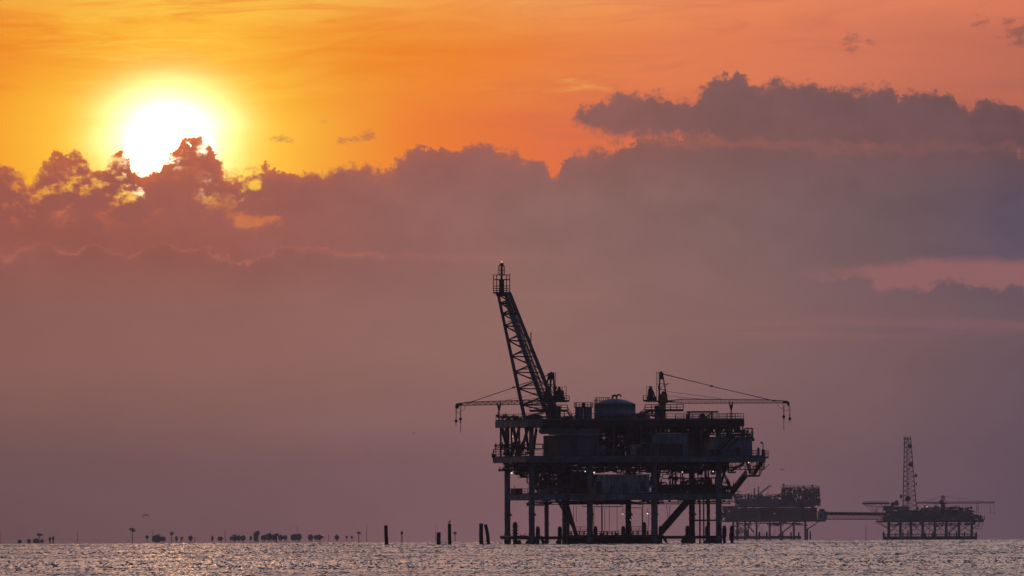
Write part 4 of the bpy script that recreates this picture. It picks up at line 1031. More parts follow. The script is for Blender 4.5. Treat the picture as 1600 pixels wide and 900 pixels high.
def boom_rest(px, y, lab):
    mb = MB(); mb.tube(P(px, 655, y), P(px, 640, y), 0.13, n=8); c = P(px, 640, y)
    mb.add([c + Vector((-.13, -.13, 0)), c + Vector((.13, -.13, 0)), c + Vector((.13, .13, 0)), c + Vector((-.13, .13, 0)), P(px - 2.7, 631.5, y) + Vector((0, -.2, 0)), P(px + 2.7, 631.5, y) + Vector((0, -.2, 0)), P(px + 2.7, 631.5, y) + Vector((0, .2, 0)), P(px - 2.7, 631.5, y) + Vector((0, .2, 0))],
           [(3, 2, 1, 0), (4, 5, 6, 7), (0, 1, 5, 4), (1, 2, 6, 5), (2, 3, 7, 6), (3, 0, 4, 7)])
    mb.bar(P(px - 2.3, 631.5, y), P(px - 2.6, 627.5, y), 0.2); mb.bar(P(px + 2.3, 631.5, y), P(px + 2.6, 627.5, y), 0.2)
    c = mb.build('boom_rest', 'dark', None, P(px, 655, y), FR); tag(c, lab, 'boom rest', 'crane boom rests on the near platform')
boom_rest(780.5, 16.0, 'slim forked post holding up the left crane boom'); boom_rest(1146.5, 6.0, 'slim forked post holding up the right crane boom')

# fender piles round the legs ---------------------------------
fd = [(840.5, -1.5, 'just right of the front left leg'), (875, 3, 'left of the second rear leg, stair side'), (930.5, -1, 'right of the second front leg'), (975, 6, 'left of the third rear leg'),
      (1033, -1, 'right of the third front leg, at the stair foot'), (1076, 4, 'left of the fourth rear leg'), (1107, 3, 'between the last rear and front legs'), (1133.5, -1, 'touching the right front leg'), (1146, 2, 'outermost at the right end, standing clear')]
fproto = None
for px, y, where in fd:
    if fproto is None:
        e, o = FR.thing('fender_pile', '', 'fender', px, 849.6, y)
        MB().lathe((0, 0, 0), [(0.30, -3), (0.30, 1.1), (0.36, 1.2), (0.36, 3.1), (0.22, 3.3)], 12).build('post', 'wood', e)
        mb = MB()
        for z in (1.45, 1.85, 2.25, 2.65): mb.lathe((0, 0, z), [(0.33, -.2), (0.45, -.1), (0.45, .1), (0.33, .2)], 12)
        mb.build('tyres', 'rubber', e)
        fproto = e; f = e
    else:
        f = copy_tree(fproto); f.matrix_world = FR.mat @ Matrix.Translation(FR.p(px, 849.6, y))
    tag(f, 'dark tyre-clad fender post ' + where, 'fender', 'tyre-clad fenders round the near platform')
e, o = FR.thing('ribbed_pile', 'thick dark pile with side brackets between the two leftmost platform legs', 'pile', 805, 849.6, 6)
MB().tube(P(805, 853, 6), P(805, 816, 6), 0.42, n=14).build('post', 'rust', e, o)
mb = MB(); [mb.box(P(805, a, 6).x - .6, P(805, a, 6).x + .6, 5.7, 6.3, FR.Z(a + 1.4), FR.Z(a)) for a in (822, 828, 833)]; mb.tube(P(805, 816, 6), P(805, 814.6, 6), 0.08); mb.build('bracket', 'dark', e, o)
mb = MB(); FR.box(mb, 1003.5, 1010.5, 818, 851, 0, 0.9); FR.box(mb, 1004.5, 1009.5, 816.6, 817.98, 0.1, .8); c = mb.build('square_pile', 'dark', None, P(1007, 849.6, 0), FR); tag(c, 'square dark pile left of the third front leg of the near platform', 'pile')
mb = MB(); mb.lathe(P(811, 850, 4) + Vector((0, 0, -.5)), [(0.6, 0), (0.45, 1.0), (0.2, 1.3)], 10); c = mb.build('mooring_stub', 'dark', None, P(811, 850, 4), FR); tag(c, 'small dark stub in the water beside the ribbed pile', 'pile')

# ================================================================== FAR PLATFORMS AND THE BRIDGE
def simple_crane(parent, o, fr, x0, pyb, pym, boom, y, col='dark'):
    mb = MB(); mb.tube(fr.p(x0, pyb, y), fr.p(x0, pym + 8, y), 0.7, n=10); mb.build('pedestal', col, parent, o)
    mb = MB()
    mb.bar(fr.p(x0 - 3.5, pym + 10, y), fr.p(x0, pym, y), 0.35); mb.bar(fr.p(x0 + 3.5, pym + 10, y), fr.p(x0, pym, y), 0.35); mb.bar(fr.p(x0 - 2, pym + 5, y), fr.p(x0 + 2, pym + 5, y), 0.25)
    fr.box(mb, x0 - 5.5, x0 + 5.5, pym + 10.5, pym + 11.6, y - 1, y + 1); fr.box(mb, x0 - 5, x0 - 1, pym + 6.5, pym + 10.45, y - .8, y + .8); fr.box(mb, x0 + 1, x0 + 4, pym + 7.5, pym + 10.45, y - .8, y + .8)
    mb.build('mast', col, parent, o)

# ---- left one of the two far platforms
F2 = Frame(1216, 844.8, 6000.0, 10.0)
Q = F2.p
r2, o2 = F2.thing('offshore_platform', 'hazy far platform with a tall cluttered rack, left end of the footbridge', 'oil platform', 1216, 844.8, 0)
for px, y in ((1182, 0), (1202.5, 0), (1220, 0), (1240.5, 0), (1258.5, 0), (1164, 0), (1152, 4), (1146, 8)):
    MB().tube(Q(px, 853, y), Q(px, 815, y), 0.62, n=10).build('leg', 'paint', r2, o2)
def f2box(name, a, b, c, d, y0, y1, m, parent=None): mb = MB(); F2.box(mb, a, b, c, d, y0, y1); return mb.build(name, m, parent or r2, o2)
f2box('lower_deck', 1130, 1291, 812.5, 815.3, 0, 18, 'dark')
f2box('upper_deck', 1128, 1272, 790.5, 792.5, 0, 18, 'dark')
for a, b, c, d, m in ((1134, 1157, 795, 812.4, 'wall'), (1157.3, 1186, 793.5, 812.4, 'wall'), (1186.4, 1208, 793, 812.4, 'rust'), (1208.3, 1222, 793, 812.4, 'wall'), (1222.3, 1252, 793, 812.4, 'deckpaint'), (1252.3, 1277, 794, 812.4, 'rust'), (1228.3, 1250, 783, 790.4, 'wall'), (1250.4, 1272, 784, 790.4, 'deckpaint'), (1222, 1240, 773, 780.4, 'rust'),
                      (1150, 1182, 779, 790.4, 'cabin'), (1182.3, 1206, 776.5, 790.4, 'wall'), (1206.3, 1216, 778, 790.4, 'deckpaint'), (1216.4, 1228, 780, 790.4, 'rust')):
    f2box('module', a, b, c, d, -0.5, 9, m)
f2box('wall_panel', 1211, 1217, 781.5, 788.5, -0.9, -0.52, 'teal')
for a, b, c, d in ((1160, 1183, 803, 811), (1226, 1248, 797, 806)):
    for k in range(5): f2box('seam', a + k * (b - a) / 5, a + k * (b - a) / 5 + 0.8, c, d, -0.8, -0.52, 'dark')
for (a, b, c, d, sd, n) in ((1223, 1280, 763, 778, 101, 60), (1223, 1280, 774, 792, 102, 60), (1150, 1222, 772, 780, 103, 70), (1128, 1275, 792, 798, 104, 60), (1258, 1280, 762, 792, 105, 26), (1150, 1255, 815, 821, 106, 50), (1130, 1154, 793, 816, 107, 40)):
    mb = MB(); clutter(F2, mb, (a, b, c, d, 1, 12), n, sd, (0.10, 0.24)); mb.build('pipework', 'dark', r2, o2)
mb = MB(); gap_wall(F2, mb, (1222, 1280, 763, 790, 4, 10), 111, 0.62, 3.2); mb.build('equipment_racks', 'rust', r2, o2)
for px in (1224, 1232, 1241, 1250, 1258, 1266, 1273, 1280):
    MB().bar(Q(px, 792, 1), Q(px, 761, 1), 0.35).build('rack_post', 'dark', r2, o2)
for i, (pa, pb) in enumerate(((1224, 1232), (1241, 1250), (1258, 1266), (1273, 1280))):
    for z0, z1 in ((792, 781), (781, 771), (771, 762)):
        mb = MB(); mb.tube(Q(pa, z0, .9), Q(pb, z1, .9), .16, n=6); mb.tube(Q(pb, z0, .9), Q(pa, z1, .9), .16, n=6); mb.build('rack_brace', 'dark', r2, o2)
mb = MB(); F2.box(mb, 1222, 1281, 780.5, 782, 1.2, 11); mb.build('rack_floor', 'dark', r2, o2)
mb = MB(); F2.box(mb, 1222, 1281, 770.8, 772, 1.2, 11); mb.build('rack_floor', 'dark', r2, o2)
mb = MB(); mb.rail([Q(1222, 762, 1), Q(1281, 762, 1)], h=1.4, w=.15); mb.build('rack_railing', 'rail', r2, o2)
for pz in (762, 771, 781): MB().bar(Q(1222, pz, 1), Q(1281, pz, 1), 0.3).build('rack_beam', 'dark', r2, o2)
for px, py in ((1225, 755), (1270, 757), (1256, 758.5), (1247, 760), (1238, 761)):
    mb = MB(); mb.tube(Q(px, 765, 3), Q(px, py + 1.5, 3), 0.25, n=6); mb.lathe(Q(px, py + 3, 3), [(0.5, 0), (0.6, .4), (0.15, 1.0)], 8); mb.build('vent_stack', 'dark', r2, o2)
mb = MB(); mb.rail([Q(1150, 778.5, -.3), Q(1222, 776.5, -.3)], h=1.5, w=.14); mb.build('railing', 'rail', r2, o2)
mb = MB(); mb.rail([Q(1277, 812, -.3), Q(1291, 812, -.3)], h=1.5, w=.14); mb.build('railing', 'rail', r2, o2)
for px, py in ((1179, 764.5), (1185.5, 762)):
    mb = MB(); mb.tube(Q(px, 778, 3), Q(px, py, 3), 0.33, n=8); mb.lathe(Q(px, py, 3), [(0.5, 0), (0.5, 0.4), (0.3, .6)], 8); mb.build('exhaust_stack', 'dark', r2, o2)
mb = MB(); mb.tube(Q(1186, 772, 4), Q(1203, 758.5, 4), 0.32, n=6); mb.tube(Q(1188, 773, 4), Q(1203, 760.5, 4), 0.15, n=6); mb.tube(Q(1203, 758, 4), Q(1205, 761, 4), 0.3, n=6); c = mb.build('crane_boom', 'dark', r2, o2)
mb = MB(); mb.tube(Q(1200.5, 762, 4), Q(1200.5, 770, 4), 0.08, n=5); mb.ball(Q(1200.5, 770.5, 4), 0.35); mb.tube(Q(1185, 766, 4), Q(1160, 775, 4), 0.09, n=5); mb.ball(Q(1170, 771.3, 4), 0.25); mb.build('crane_rigging', 'dark', r2, o2)
for a, b, r in (((1262, 827), (1280, 815), 0.3), ((1215, 838), (1237, 821), 0.4), ((1170, 822), (1178, 832), 0.4), ((1262, 822), (1256, 815), 0.3), ((1184, 824), (1190, 815), .2)):
    MB().tube(Q(*a, 2), Q(*b, 2), r, n=6).build('brace', 'dark', r2, o2)
mb = MB(); F2.box(mb, 1142, 1252, 837.5, 842, 1, 4); mb.rail([Q(1145, 838, 1), Q(1208, 838, 1)], h=1.4, w=.14); mb.build('boat_landing', 'dark', r2, o2)
mb = MB(); clutter(F2, mb, (1148, 1170, 818, 840, 2, 6), 26, 120, (.1, .22)); mb.build('riser_pipes', 'dark', r2, o2)
mb = MB(); clutter(F2, mb, (1204, 1220, 817, 823, 2, 6), 14, 121, (.1, .2)); mb.build('hanging_tray', 'dark', r2, o2)
for px in (1209, 1211.5, 1188, 1192, 1216): MB().tube(Q(px, 822, 3), Q(px, 838, 3), 0.09, n=5).build('hanging_line', 'dark', r2, o2)
for px, h in ((1140, 832), (1186, 830), (1198, 830), (1223, 830), (1236, 831), (1248, 831), (1261.5, 825), (1266, 830)):
    mb = MB(); mb.lathe(Q(px, 844.8, -0.5), [(0.32, -2), (0.32, 1.0), (0.5, 1.2), (0.5, F2.Z(h) - 0.8), (0.15, F2.Z(h))], 8); mb.build('fender', 'wood', r2, o2)
def far_lamp(fr, par, o, px, py, y, m, r):
    mb = MB(); mb.lathe(fr.p(px, py, y), [(r * 1.3, r * .8), (r * .6, r * 1.8)], 8); L = mb.build('work_lamp', 'dark', par, o); MB().ball(fr.p(px, py, y), r * .62).build('bulb', m, L)
    return L
for px, py in ((1210, 802.8), (1244.5, 781.5), (1206.5, 778.5), (1278.5, 778), (1139, 798.5)): far_lamp(F2, r2, o2, px, py, -1.2, 'bulb_warm' if px < 1212 else 'bulb_cool', 0.2)
e, o = F2.thing('bridge_cabin', 'small bright blue cabin where the footbridge leaves the left of the two far platforms', 'cabin', 1286, 812.4, 1)
mb = MB(); F2.box(mb, 1278.5, 1293, 799, 812.3, 1, 5); mb.build('body', 'teal', e, o)
mb = MB(); F2.box(mb, 1281, 1289, 795.5, 798.95, 1.5, 4.5); mb.build('roof_unit', 'dark', e, o)
mb = MB(); F2.box(mb, 1281.5, 1284.5, 804, 810.5, 0.8, 0.98); mb.build('door', 'dark', e, o)
e, o = F2.thing('flare_boom', 'hazy leaning lattice boom of the far left platform, seen behind the near platform stair', 'flare boom', 1152, 778, 6)
mb = MB(); A = [Q(1149, 781, 5), Q(1153.5, 781, 5), Q(1151, 781, 8)]; B = [Q(1121.5, 722, 5), Q(1124, 722, 5), Q(1123, 722, 6.5)]; mb.lattice(A, B, 12, 0.28, 0.13)
for a in A: mb.bar(a, a - Vector((0, 0, 5)), 0.4)
mb.build('truss', 'paint', e, o)
mb = MB(); mb.tube(B[2], B[2] + Vector((-.8, 0, 2.5)), 0.2, n=6); mb.build('flare_tip', 'dark', e, o)

# ---- right one, with the radio tower
F3 = Frame(1455, 845.0, 6000.0, 5.0)
T = F3.p
r3, o3 = F3.thing('offshore_platform', 'low hazy far platform with cross-braced legs, right end of the footbridge', 'oil platform', 1455, 845, 0)
def f3box(name, a, b, c, d, y0, y1, m): mb = MB(); F3.box(mb, a, b, c, d, y0, y1); return mb.build(name, m, r3, o3)
lx = [1388, 1406, 1422.5, 1441, 1460, 1478, 1498, 1518]
for i, px in enumerate(lx):
    MB().tube(T(px, 853, 0), T(px, 814, 0), 0.62, n=10).build('leg', 'dark', r3, o3)
    MB().tube(T(px + 3, 853, 12), T(px + 3, 814, 12), 0.4, n=8).build('leg', 'dark', r3, o3)
    if i < 7:
        nx = lx[i + 1]
        mb = MB(); mb.tube(T(px, 818, 0), T(nx, 832, 0), 0.2, n=6); mb.tube(T(nx, 818, 0), T(px, 832, 0), 0.2, n=6); mb.build('cross_brace', 'dark', r3, o3)
f3box('lower_deck', 1370, 1536, 813, 816, 0, 14, 'dark'); f3box('main_deck', 1376, 1524, 806.5, 808, 0, 14, 'dark')
mb = MB(); F3.box(mb, 1381, 1526, 838, 846.5, -0.5, 3); F3.box(mb, 1381, 1526, 834, 835.2, -0.5, 3)
for k in range(36): F3.box(mb, 1381.5 + k * 4.05, 1382.5 + k * 4.05, 834, 838.2, -0.5, 0)
mb.build('boat_landing', 'dark', r3, o3)
for a, b, c, d, m in ((1384, 1402, 798, 806.4, 'deckpaint'), (1402.4, 1424, 797, 806.4, 'wall'), (1424.4, 1443, 797.5, 806.4, 'dark'), (1443.4, 1470, 796.5, 806.4, 'wall'), (1470.4, 1497, 797, 806.4, 'dark'), (1497.4, 1518, 799, 806.4, 'wall'),
                      (1380, 1412, 808.1, 812.9, 'cabin'), (1412.4, 1460, 808.1, 812.9, 'dark'), (1460.4, 1500, 808.1, 812.9, 'wall'), (1500.4, 1520, 808.1, 812.9, 'dark')):
    f3box('module', a, b, c, d, -0.3, 8, m)
for (a, b, c, d, sd, n) in ((1430, 1520, 793, 806, 201, 90), (1378, 1530, 806, 814, 202, 90), (1385, 1525, 816, 822, 203, 60), (1440, 1500, 790, 798, 204, 26), (1515, 1535, 804, 814, 205, 14)):
    mb = MB(); clutter(F3, mb, (a, b, c, d, -0.5, 8), n, sd, (0.1, 0.26)); mb.build('pipework', 'dark', r3, o3)
for px, h in ((1380, 830), (1399, 832), (1410.5, 830), (1418, 830), (1445, 831), (1457, 831), (1483.5, 831), (1494.5, 831), (1507, 831), (1525.5, 831)):
    mb = MB(); mb.lathe(T(px, 845, -1), [(0.32, -2), (0.32, 1.0), (0.5, 1.2), (0.5, F3.Z(h) - 0.8), (0.15, F3.Z(h))], 8); mb.build('fender', 'wood', r3, o3)
for a, b, r in (((1368, 815), (1388, 826), .22), ((1374, 815), (1392, 828), .18), ((1534, 815), (1519, 828), .22), ((1476, 838), (1500, 818), .35), ((1400, 820), (1394, 830), .15), ((1430, 816), (1434, 834), .15), ((1452, 816), (1452, 834), .15), ((1466, 816), (1470, 834), .12)):
    MB().tube(T(*a, 1), T(*b, 1), r, n=6).build('brace', 'dark', r3, o3)
pts = [T(1500 + 24 * math.sin(t), 809 - 12 * math.cos(t) + 0.0, 0) for t in [k * math.pi / 2 / 8 for k in range(9)]]
MB().path(pts, 0.25, 6).build('arched_pipe', 'dark', r3, o3)
mb = MB(); mb.rail([T(1520, 812.8, -.5), T(1539, 812.8, -.5), T(1539, 812.8, 5)], h=1.5, w=.14); mb.rail([T(1440, 797, -.5), T(1497, 797, -.5)], h=1.5, w=.13); mb.tube(T(1538.5, 813, 0), T(1538.5, 804.5, 0), .12, n=6)
mb.bar(T(1497, 797, -.5), T(1520, 812.8, -.5), .1); mb.build('railing', 'rail', r3, o3)
mb = MB(); mb.bar(T(1524, 826.5, 0), T(1534, 826.5, 0), .25)
for a, b in (((1524, 816), (1524, 826)), ((1537, 816), (1534, 826)), ((1530, 816), (1529, 826)), ((1524, 822), (1536, 822)), ((1525, 826), (1536, 817))): mb.bar(T(*a, 0), T(*b, 0), .14)
mb.build('stair_cage', 'dark', r3, o3)
for px, py, m, r in ((1448.3, 791.5, 'bulb_warm', .38), (1441.5, 792, 'bulb_warm', .22), (1496, 792.5, 'bulb_warm', .2), (1387.5, 803.5, 'bulb_cool', .16), (1455, 791.5, 'bulb_warm', .14)):
    far_lamp(F3, r3, o3, px, py, -1, m, r)
    MB().tube(T(px, 797, -.8), T(px, py - 1.2, -.8), 0.09, n=5).build('lamp_post', 'dark', r3, o3)
for px in (1461, 1465, 1485, 1489, 1505, 1509):
    MB().tube(T(px, 798, 1), T(px, 790.5 + (px % 3), 1), 0.14, n=6).build('vent_pipe', 'dark', r3, o3)
# helideck
mb = MB(); F3.box(mb, 1348, 1390, 785.4, 787.4, 0, 12); h = mb.build('helideck', 'dark', r3, o3)
mb = MB(); mb.rail([T(1348.5, 785.4, .2), T(1389, 785.4, .2)], h=0.9, w=.13, step=1.5); mb.build('safety_net', 'rail', h)
for a, b in (((1350, 787), (1368, 802)), ((1358, 787), (1368, 799)), ((1366, 787), (1372, 802)), ((1377, 787), (1366, 802)), ((1384, 787), (1377, 804)), ((1376, 787), (1388, 803)), ((1388, 787), (1382, 806)), ((1368, 802), (1388, 807)), ((1350, 788), (1390, 794))):
    MB().tube(T(*a, 3), T(*b, 3), 0.16, n=6).build('helideck_brace', 'dark', r3, o3)
e, o = F3.thing('accommodation_block', 'stepped blue cabin block between the helideck and radio tower foot', 'building', 1400, 806, -1)
mb = MB(); F3.box(mb, 1380, 1396, 790, 798, -1, 6); mb.build('lower_cabin', 'cabin', e, o)
mb = MB(); F3.box(mb, 1396.3, 1421, 791, 797, -1, 6); mb.build('side_cabin', 'cabin', e, o)
mb = MB(); F3.box(mb, 1392, 1404, 785.5, 789.95, -0.5, 4); F3.box(mb, 1398.5, 1403.5, 782, 785.45, 0, 3); F3.box(mb, 1394, 1398, 784, 785.45, 0, 3); mb.build('roof_cabin', 'dark', e, o)
for px in (1384, 1389, 1400, 1408, 1415):
    mb = MB(); F3.box(mb, px, px + 2, 792.5, 795, -1.2, -1.02); mb.build('window', 'dark', e, o)
# radio tower
e, o = F3.thing('radio_tower', 'tall tapering lattice radio tower with round dishes on the far right platform', 'radio tower', 1421, 806, 3)
A = [T(1410.5, 797, 0), T(1432, 797, 0), T(1433, 797, 5.5), T(1411.5, 797, 5.5)]; B = [T(1414, 684, 2), T(1423.5, 684, 2), T(1424, 684, 4.5), T(1414.5, 684, 4.5)]
mb = MB(); mb.lattice(A, B, 15, 0.2, 0.10, 'x'); mb.build('mast', 'dark', e, o)
mb = MB(); mb.bar(T(1417.5, 797, 3), T(1418, 684, 3), 0.35); mb.bar(T(1420.5, 797, 3), T(1420.3, 684, 3), 0.2); mb.build('cable_ladder', 'rail', e, o)
for px in (1414, 1416.5, 1419.5, 1423.5):
    mb = MB(); mb.tube(T(px, 688, 3), T(px, 680.5, 3), 0.10, n=5); mb.bar(T(px - .8, 683, 3), T(px - .8, 687, 3), 0.22); mb.bar(T(px - .9, 685, 3), T(px, 685, 3), 0.1); mb.build('antenna', 'dark', e, o)
mb = MB(); mb.bar(T(1413, 691, 2.5), T(1413, 696, 2.5), .25); mb.bar(T(1412.6, 724, 2.5), T(1412.6, 729, 2.5), .25); mb.bar(T(1413, 694, 2.5), T(1415, 694, 2.5), .1); mb.bar(T(1412.6, 726, 2.5), T(1415, 726, 2.5), .1); mb.build('panel_antenna', 'dark', e, o)
for px, py, r, sx in ((1422.3, 697.3, 3.3, 1), (1423.3, 725.5, 3.4, 1), (1431.2, 743, 2.6, .8), (1432.2, 756, 2.2, .45), (1407.8, 775.5, 3.4, .55), (1419, 756, 2.0, .8), (1418.5, 779, 4.2, 1)):
    c = T(px, py, -0.3); R = r * F3.s
    mb = MB(); n = 20
    o_ = len(mb.v)
    for yy, rr in ((0.0, 1.0), (-0.35, 1.0), (-0.55, 0.55), (-0.6, 0.02)):
        for i in range(n):
            t = 2 * math.pi * i / n; mb.v.append((c.x + R * rr * math.cos(t) * sx, c.y + yy * R, c.z + R * rr * math.sin(t)))
    for k in range(3):
        for i in range(n): mb.f.append((k * n + i, k * n + (i + 1) % n, (k + 1) * n + (i + 1) % n, (k + 1) * n + i)); mb.sm.append(True)
    mb.f.append(tuple(range(n))); mb.sm.append(False)
    q = T(min(max(px, 1412), 1430), py, 2); mb.bar(c + Vector((0, 0.02, 0)), q, 0.2)
    mb.build('dish', 'dark', e, o)
# cranes of that platform
def far_crane(px, y, x_tip, rest, label):
    e, o = F3.thing('pedestal_crane', label, 'crane', px, 806, y, 'cranes on the far right platform')
    d = 1 if x_tip > px else -1
    mb = MB(); mb.tube(T(px, 798, y), T(px, 787, y), 0.6, n=10); mb.build('pedestal', 'dark', e, o)
    mb = MB(); mb.bar(T(px - 3.5, 787, y), T(px, 775, y), .35); mb.bar(T(px + 3.5, 787, y), T(px, 775, y), .35); mb.bar(T(px - 2, 781, y), T(px + 2, 781, y), .3); mb.bar(T(px, 776, y), T(px + 5 * d, 775.5, y), .12); F3.box(mb, px - 5, px + 5, 785.5, 787.5, y - 1, y + 1); F3.box(mb, px - 4, px - 1, 782, 785.6, y - .8, y + .8)
    F3.box(mb, px - .9, px + .9, 774, 778, y - .3, y + .3); mb.build('mast', 'dark', e, o)
    z0, z1 = (784.3, 786.9)
    A = [T(px + 3 * d, z0, y - .4), T(px + 3 * d, z0, y + .4), T(px + 3 * d, z1, y + .4), T(px + 3 * d, z1, y - .4)]; B = [T(x_tip, z0, y - .3), T(x_tip, z0, y + .3), T(x_tip, z1 - .5, y + .3), T(x_tip, z1 - .5, y - .3)]
    mb = MB(); mb.lattice(A, B, 20, .13, .08); mb.bar(B[0], B[3] - Vector((0, 0, .5)), .3); mb.build('boom', 'dark', e, o)
    mb = MB(); mb.tube(T(px, 776, y), T(px + (x_tip - px) * .8, z0, y), .07, n=5); mb.ball(T(px + (x_tip - px) * .35, 776 + (z0 - 776) * .35 / .8, y), .25); mb.build('pendant_cable', 'dark', e, o)
    if d > 0:
        for a, pb in ((x_tip - 6, 801), (x_tip, 802.5)):
            mb = MB(); mb.tube(T(a - .5, 786.5, y), T(a, pb, y), .09, n=5); mb.lathe(T(a, pb + 1, y), [(.08, -.3), (.3, 0), (.25, .4), (.1, .6)], 8); mb.build('hoist_line', 'dark', e, o)
    mb = MB()
    for a in rest: mb.bar(T(a, 808, y), T(a, 786.5, y), .18)
    mb.bar(T(rest[0], 787.5, y), T(rest[1], 787.5, y), .18); mb.bar(T(rest[0], 800, y), T(rest[1], 790, y), .1); mb.bar(T(rest[1], 800, y), T(rest[0], 790, y), .1); mb.build('boom_rest', 'dark', e, o)
far_crane(1475.5, 5, 1554.5, (1526.5, 1530), 'far crane whose long thin boom points right past the deck end')
far_crane(1473, 9, 1434, (1461, 1464.5), 'far crane whose short boom points left at the radio tower')

# ---- bridge
e, o = F3.thing('footbridge', 'long thin lattice footbridge over the sea between the two far platforms', 'bridge', 1335, 812, 6)
def bp(px, py, y): return T(px, py, y)
xs = [1289 + k * 3.4 for k in range(29)]
for y in (5, 7.4):
    mb = MB(); mb.bar(bp(1289, 799.4, y), bp(1385, 801.0, y), .32); mb.bar(bp(1289, 803.6, y), bp(1385, 804.8, y), .42); mb.bar(bp(1289, 810.6, y), bp(1385, 811.4, y), .42)
    for i, px in enumerate(xs[:-1]):
        z = (px - 1289) / 96; mb.tube(bp(px, (804 + z) if i % 2 else (810.4 + z), y), bp(xs[i + 1], (810.4 + z) if i % 2 else (804 + z), y), .11, n=5)
        mb.bar(bp(px, 799.5 + z * 1.5, y), bp(px, 810.5 + z, y), .1)
    mb.build('truss_side', 'dark', e, o)
mb = MB()
for i in range(6): mb.tube(bp(1289, 800.3 + i * .5, 5.4 + i * .3), bp(1385, 801.8 + i * .5, 5.4 + i * .3), .13, n=6)
mb.add([bp(1289, 804.2, 5), bp(1385, 805.2, 5), bp(1385, 805.2, 7.4), bp(1289, 804.2, 7.4), bp(1289, 803.2, 5), bp(1385, 804.4, 5), bp(1385, 804.4, 7.4), bp(1289, 803.2, 7.4)], [(0, 1, 2, 3), (7, 6, 5, 4), (0, 4, 5, 1), (1, 5, 6, 2), (2, 6, 7, 3), (3, 7, 4, 0)])
mb.build('walkway_and_pipes', 'dark', e, o)

# ================================================================== PILES IN THE WATER, POLES, TREES, BIRDS
def world_thing(name, label, cat, px, py, D, group=None):
    e = bpy.data.objects.new(name, None); COL.objects.link(e); e.location = place(px, py, D); tag(e, label, cat, group); return e, D / F
rnd = random.Random(5)
def wood_pile(px, pyt, w, lean, label, D=1900, bend=None, bird=False):
    e = None; s = D / F; base = place(px, 850.6, D)
    H = (850.6 - pyt) * s; r = w / 2 * s
    mb = MB(); n = 14; rings = 9; prof = []
    for k in range(rings):
        t = k / (rings - 1); z = -1.5 + (H + 1.5) * t
        xx = lean * s * max(0, z) / H + (bend * s * math.sin(math.pi * max(0, z) / H) if bend else 0)
        o_ = len(mb.v)
        for i in range(n):
            a = 2 * math.pi * i / n; rr = r * (1 + 0.06 * math.sin(3 * a + k) + rnd.uniform(-.04, .04)) * (1.0 - .06 * t)
            mb.v.append((xx + rr * math.cos(a), rr * math.sin(a), z + (rnd.uniform(-.08, .05) if k == rings - 1 else 0)))
        if k:
            for i in range(n): mb.f.append((o_ - n + i, o_ - n + (i + 1) % n, o_ + (i + 1) % n, o_ + i)); mb.sm.append(True)
    mb.f.append(tuple(len(mb.v) - n + i for i in range(n))); mb.sm.append(False)
    o = mb.build('wooden_pile', 'wood'); o.location = base
    tag(o, label, 'pile', 'old wooden piles left of the near platform')
    return base + Vector((lean * s, 0, H))
wood_pile(604.2, 821, 5.8, -1.3, 'lone dark wooden pile standing farthest left in open water')
wood_pile(685.8, 832, 6.6, -0.4, 'shortest wooden pile, squat stump next to the bird-topped one')
topb = wood_pile(702.9, 818, 5.6, -0.6, 'tall slim wooden pile with a seabird perched on top')
wood_pile(752.0, 818, 6.6, -0.2, 'upright wooden pile touching the leaning one near the platform')
wood_pile(763.0, 819.5, 5.6, -4.5, 'wooden pile leaning left against its upright neighbour', bend=1.2)

def perched_bird(pos, h, label, sit=False, face=1):
    mb = MB(); k = h
    # one continuous lofted body: tail, belly, breast, neck, head, bill
    sec = [(-.42, .22, .02), (-.30, .30, .07), (-.12, .38, .16), (.06, .46, .19), (.18, .56, .15), (.22, .70, .075), (.20, .84, .06), (.24, .95, .085), (.34, .94, .05), (.60, .84, .012)]
    if sit: sec = [(x, z - .18, r) for x, z, r in sec]
    n = 10; pts = [Vector((x * k * face, 0, z * k)) for x, z, r in sec]
    for i, (x, z, r) in enumerate(sec):
        a = pts[max(0, i - 1)]; b = pts[min(len(pts) - 1, i + 1)]; d = (b - a).normalized(); u = Vector((0, 1, 0)); v = d.cross(u)
        for q in range(n):
            t = 2 * math.pi * q / n; mb.v.append(tuple(pts[i] + (u * math.cos(t) + v * math.sin(t)) * r * k))
        if i:
            for q in range(n): o_ = i * n; mb.f.append((o_ - n + q, o_ - n + (q + 1) % n, o_ + (q + 1) % n, o_ + q)); mb.sm.append(True)
    if not sit:
        for y in (-.06, .06): mb.tube((0, y * k, .36 * k), (.02 * k * face, y * k, 0), .02 * k, n=6); mb.bar((-.03 * k, y * k, .008), (.12 * k * face, y * k, .008), .05 * k, .016)
    o = mb.build('bird', 'feather'); o.location = pos; tag(o, label, 'bird')
    return o
perched_bird(topb + Vector((0, 0, -0.02)), 0.75, 'seabird standing on top of the tall slim wooden pile')
perched_bird(FR.mat @ P(820, 837.6, YB), 0.62, 'small upright bird on the low beam beside the ribbed pile')
perched_bird(FR.mat @ P(814.5, 837.6, YB), 0.55, 'hunched bird resting on the low beam left of the upright one', sit=True, face=-1)

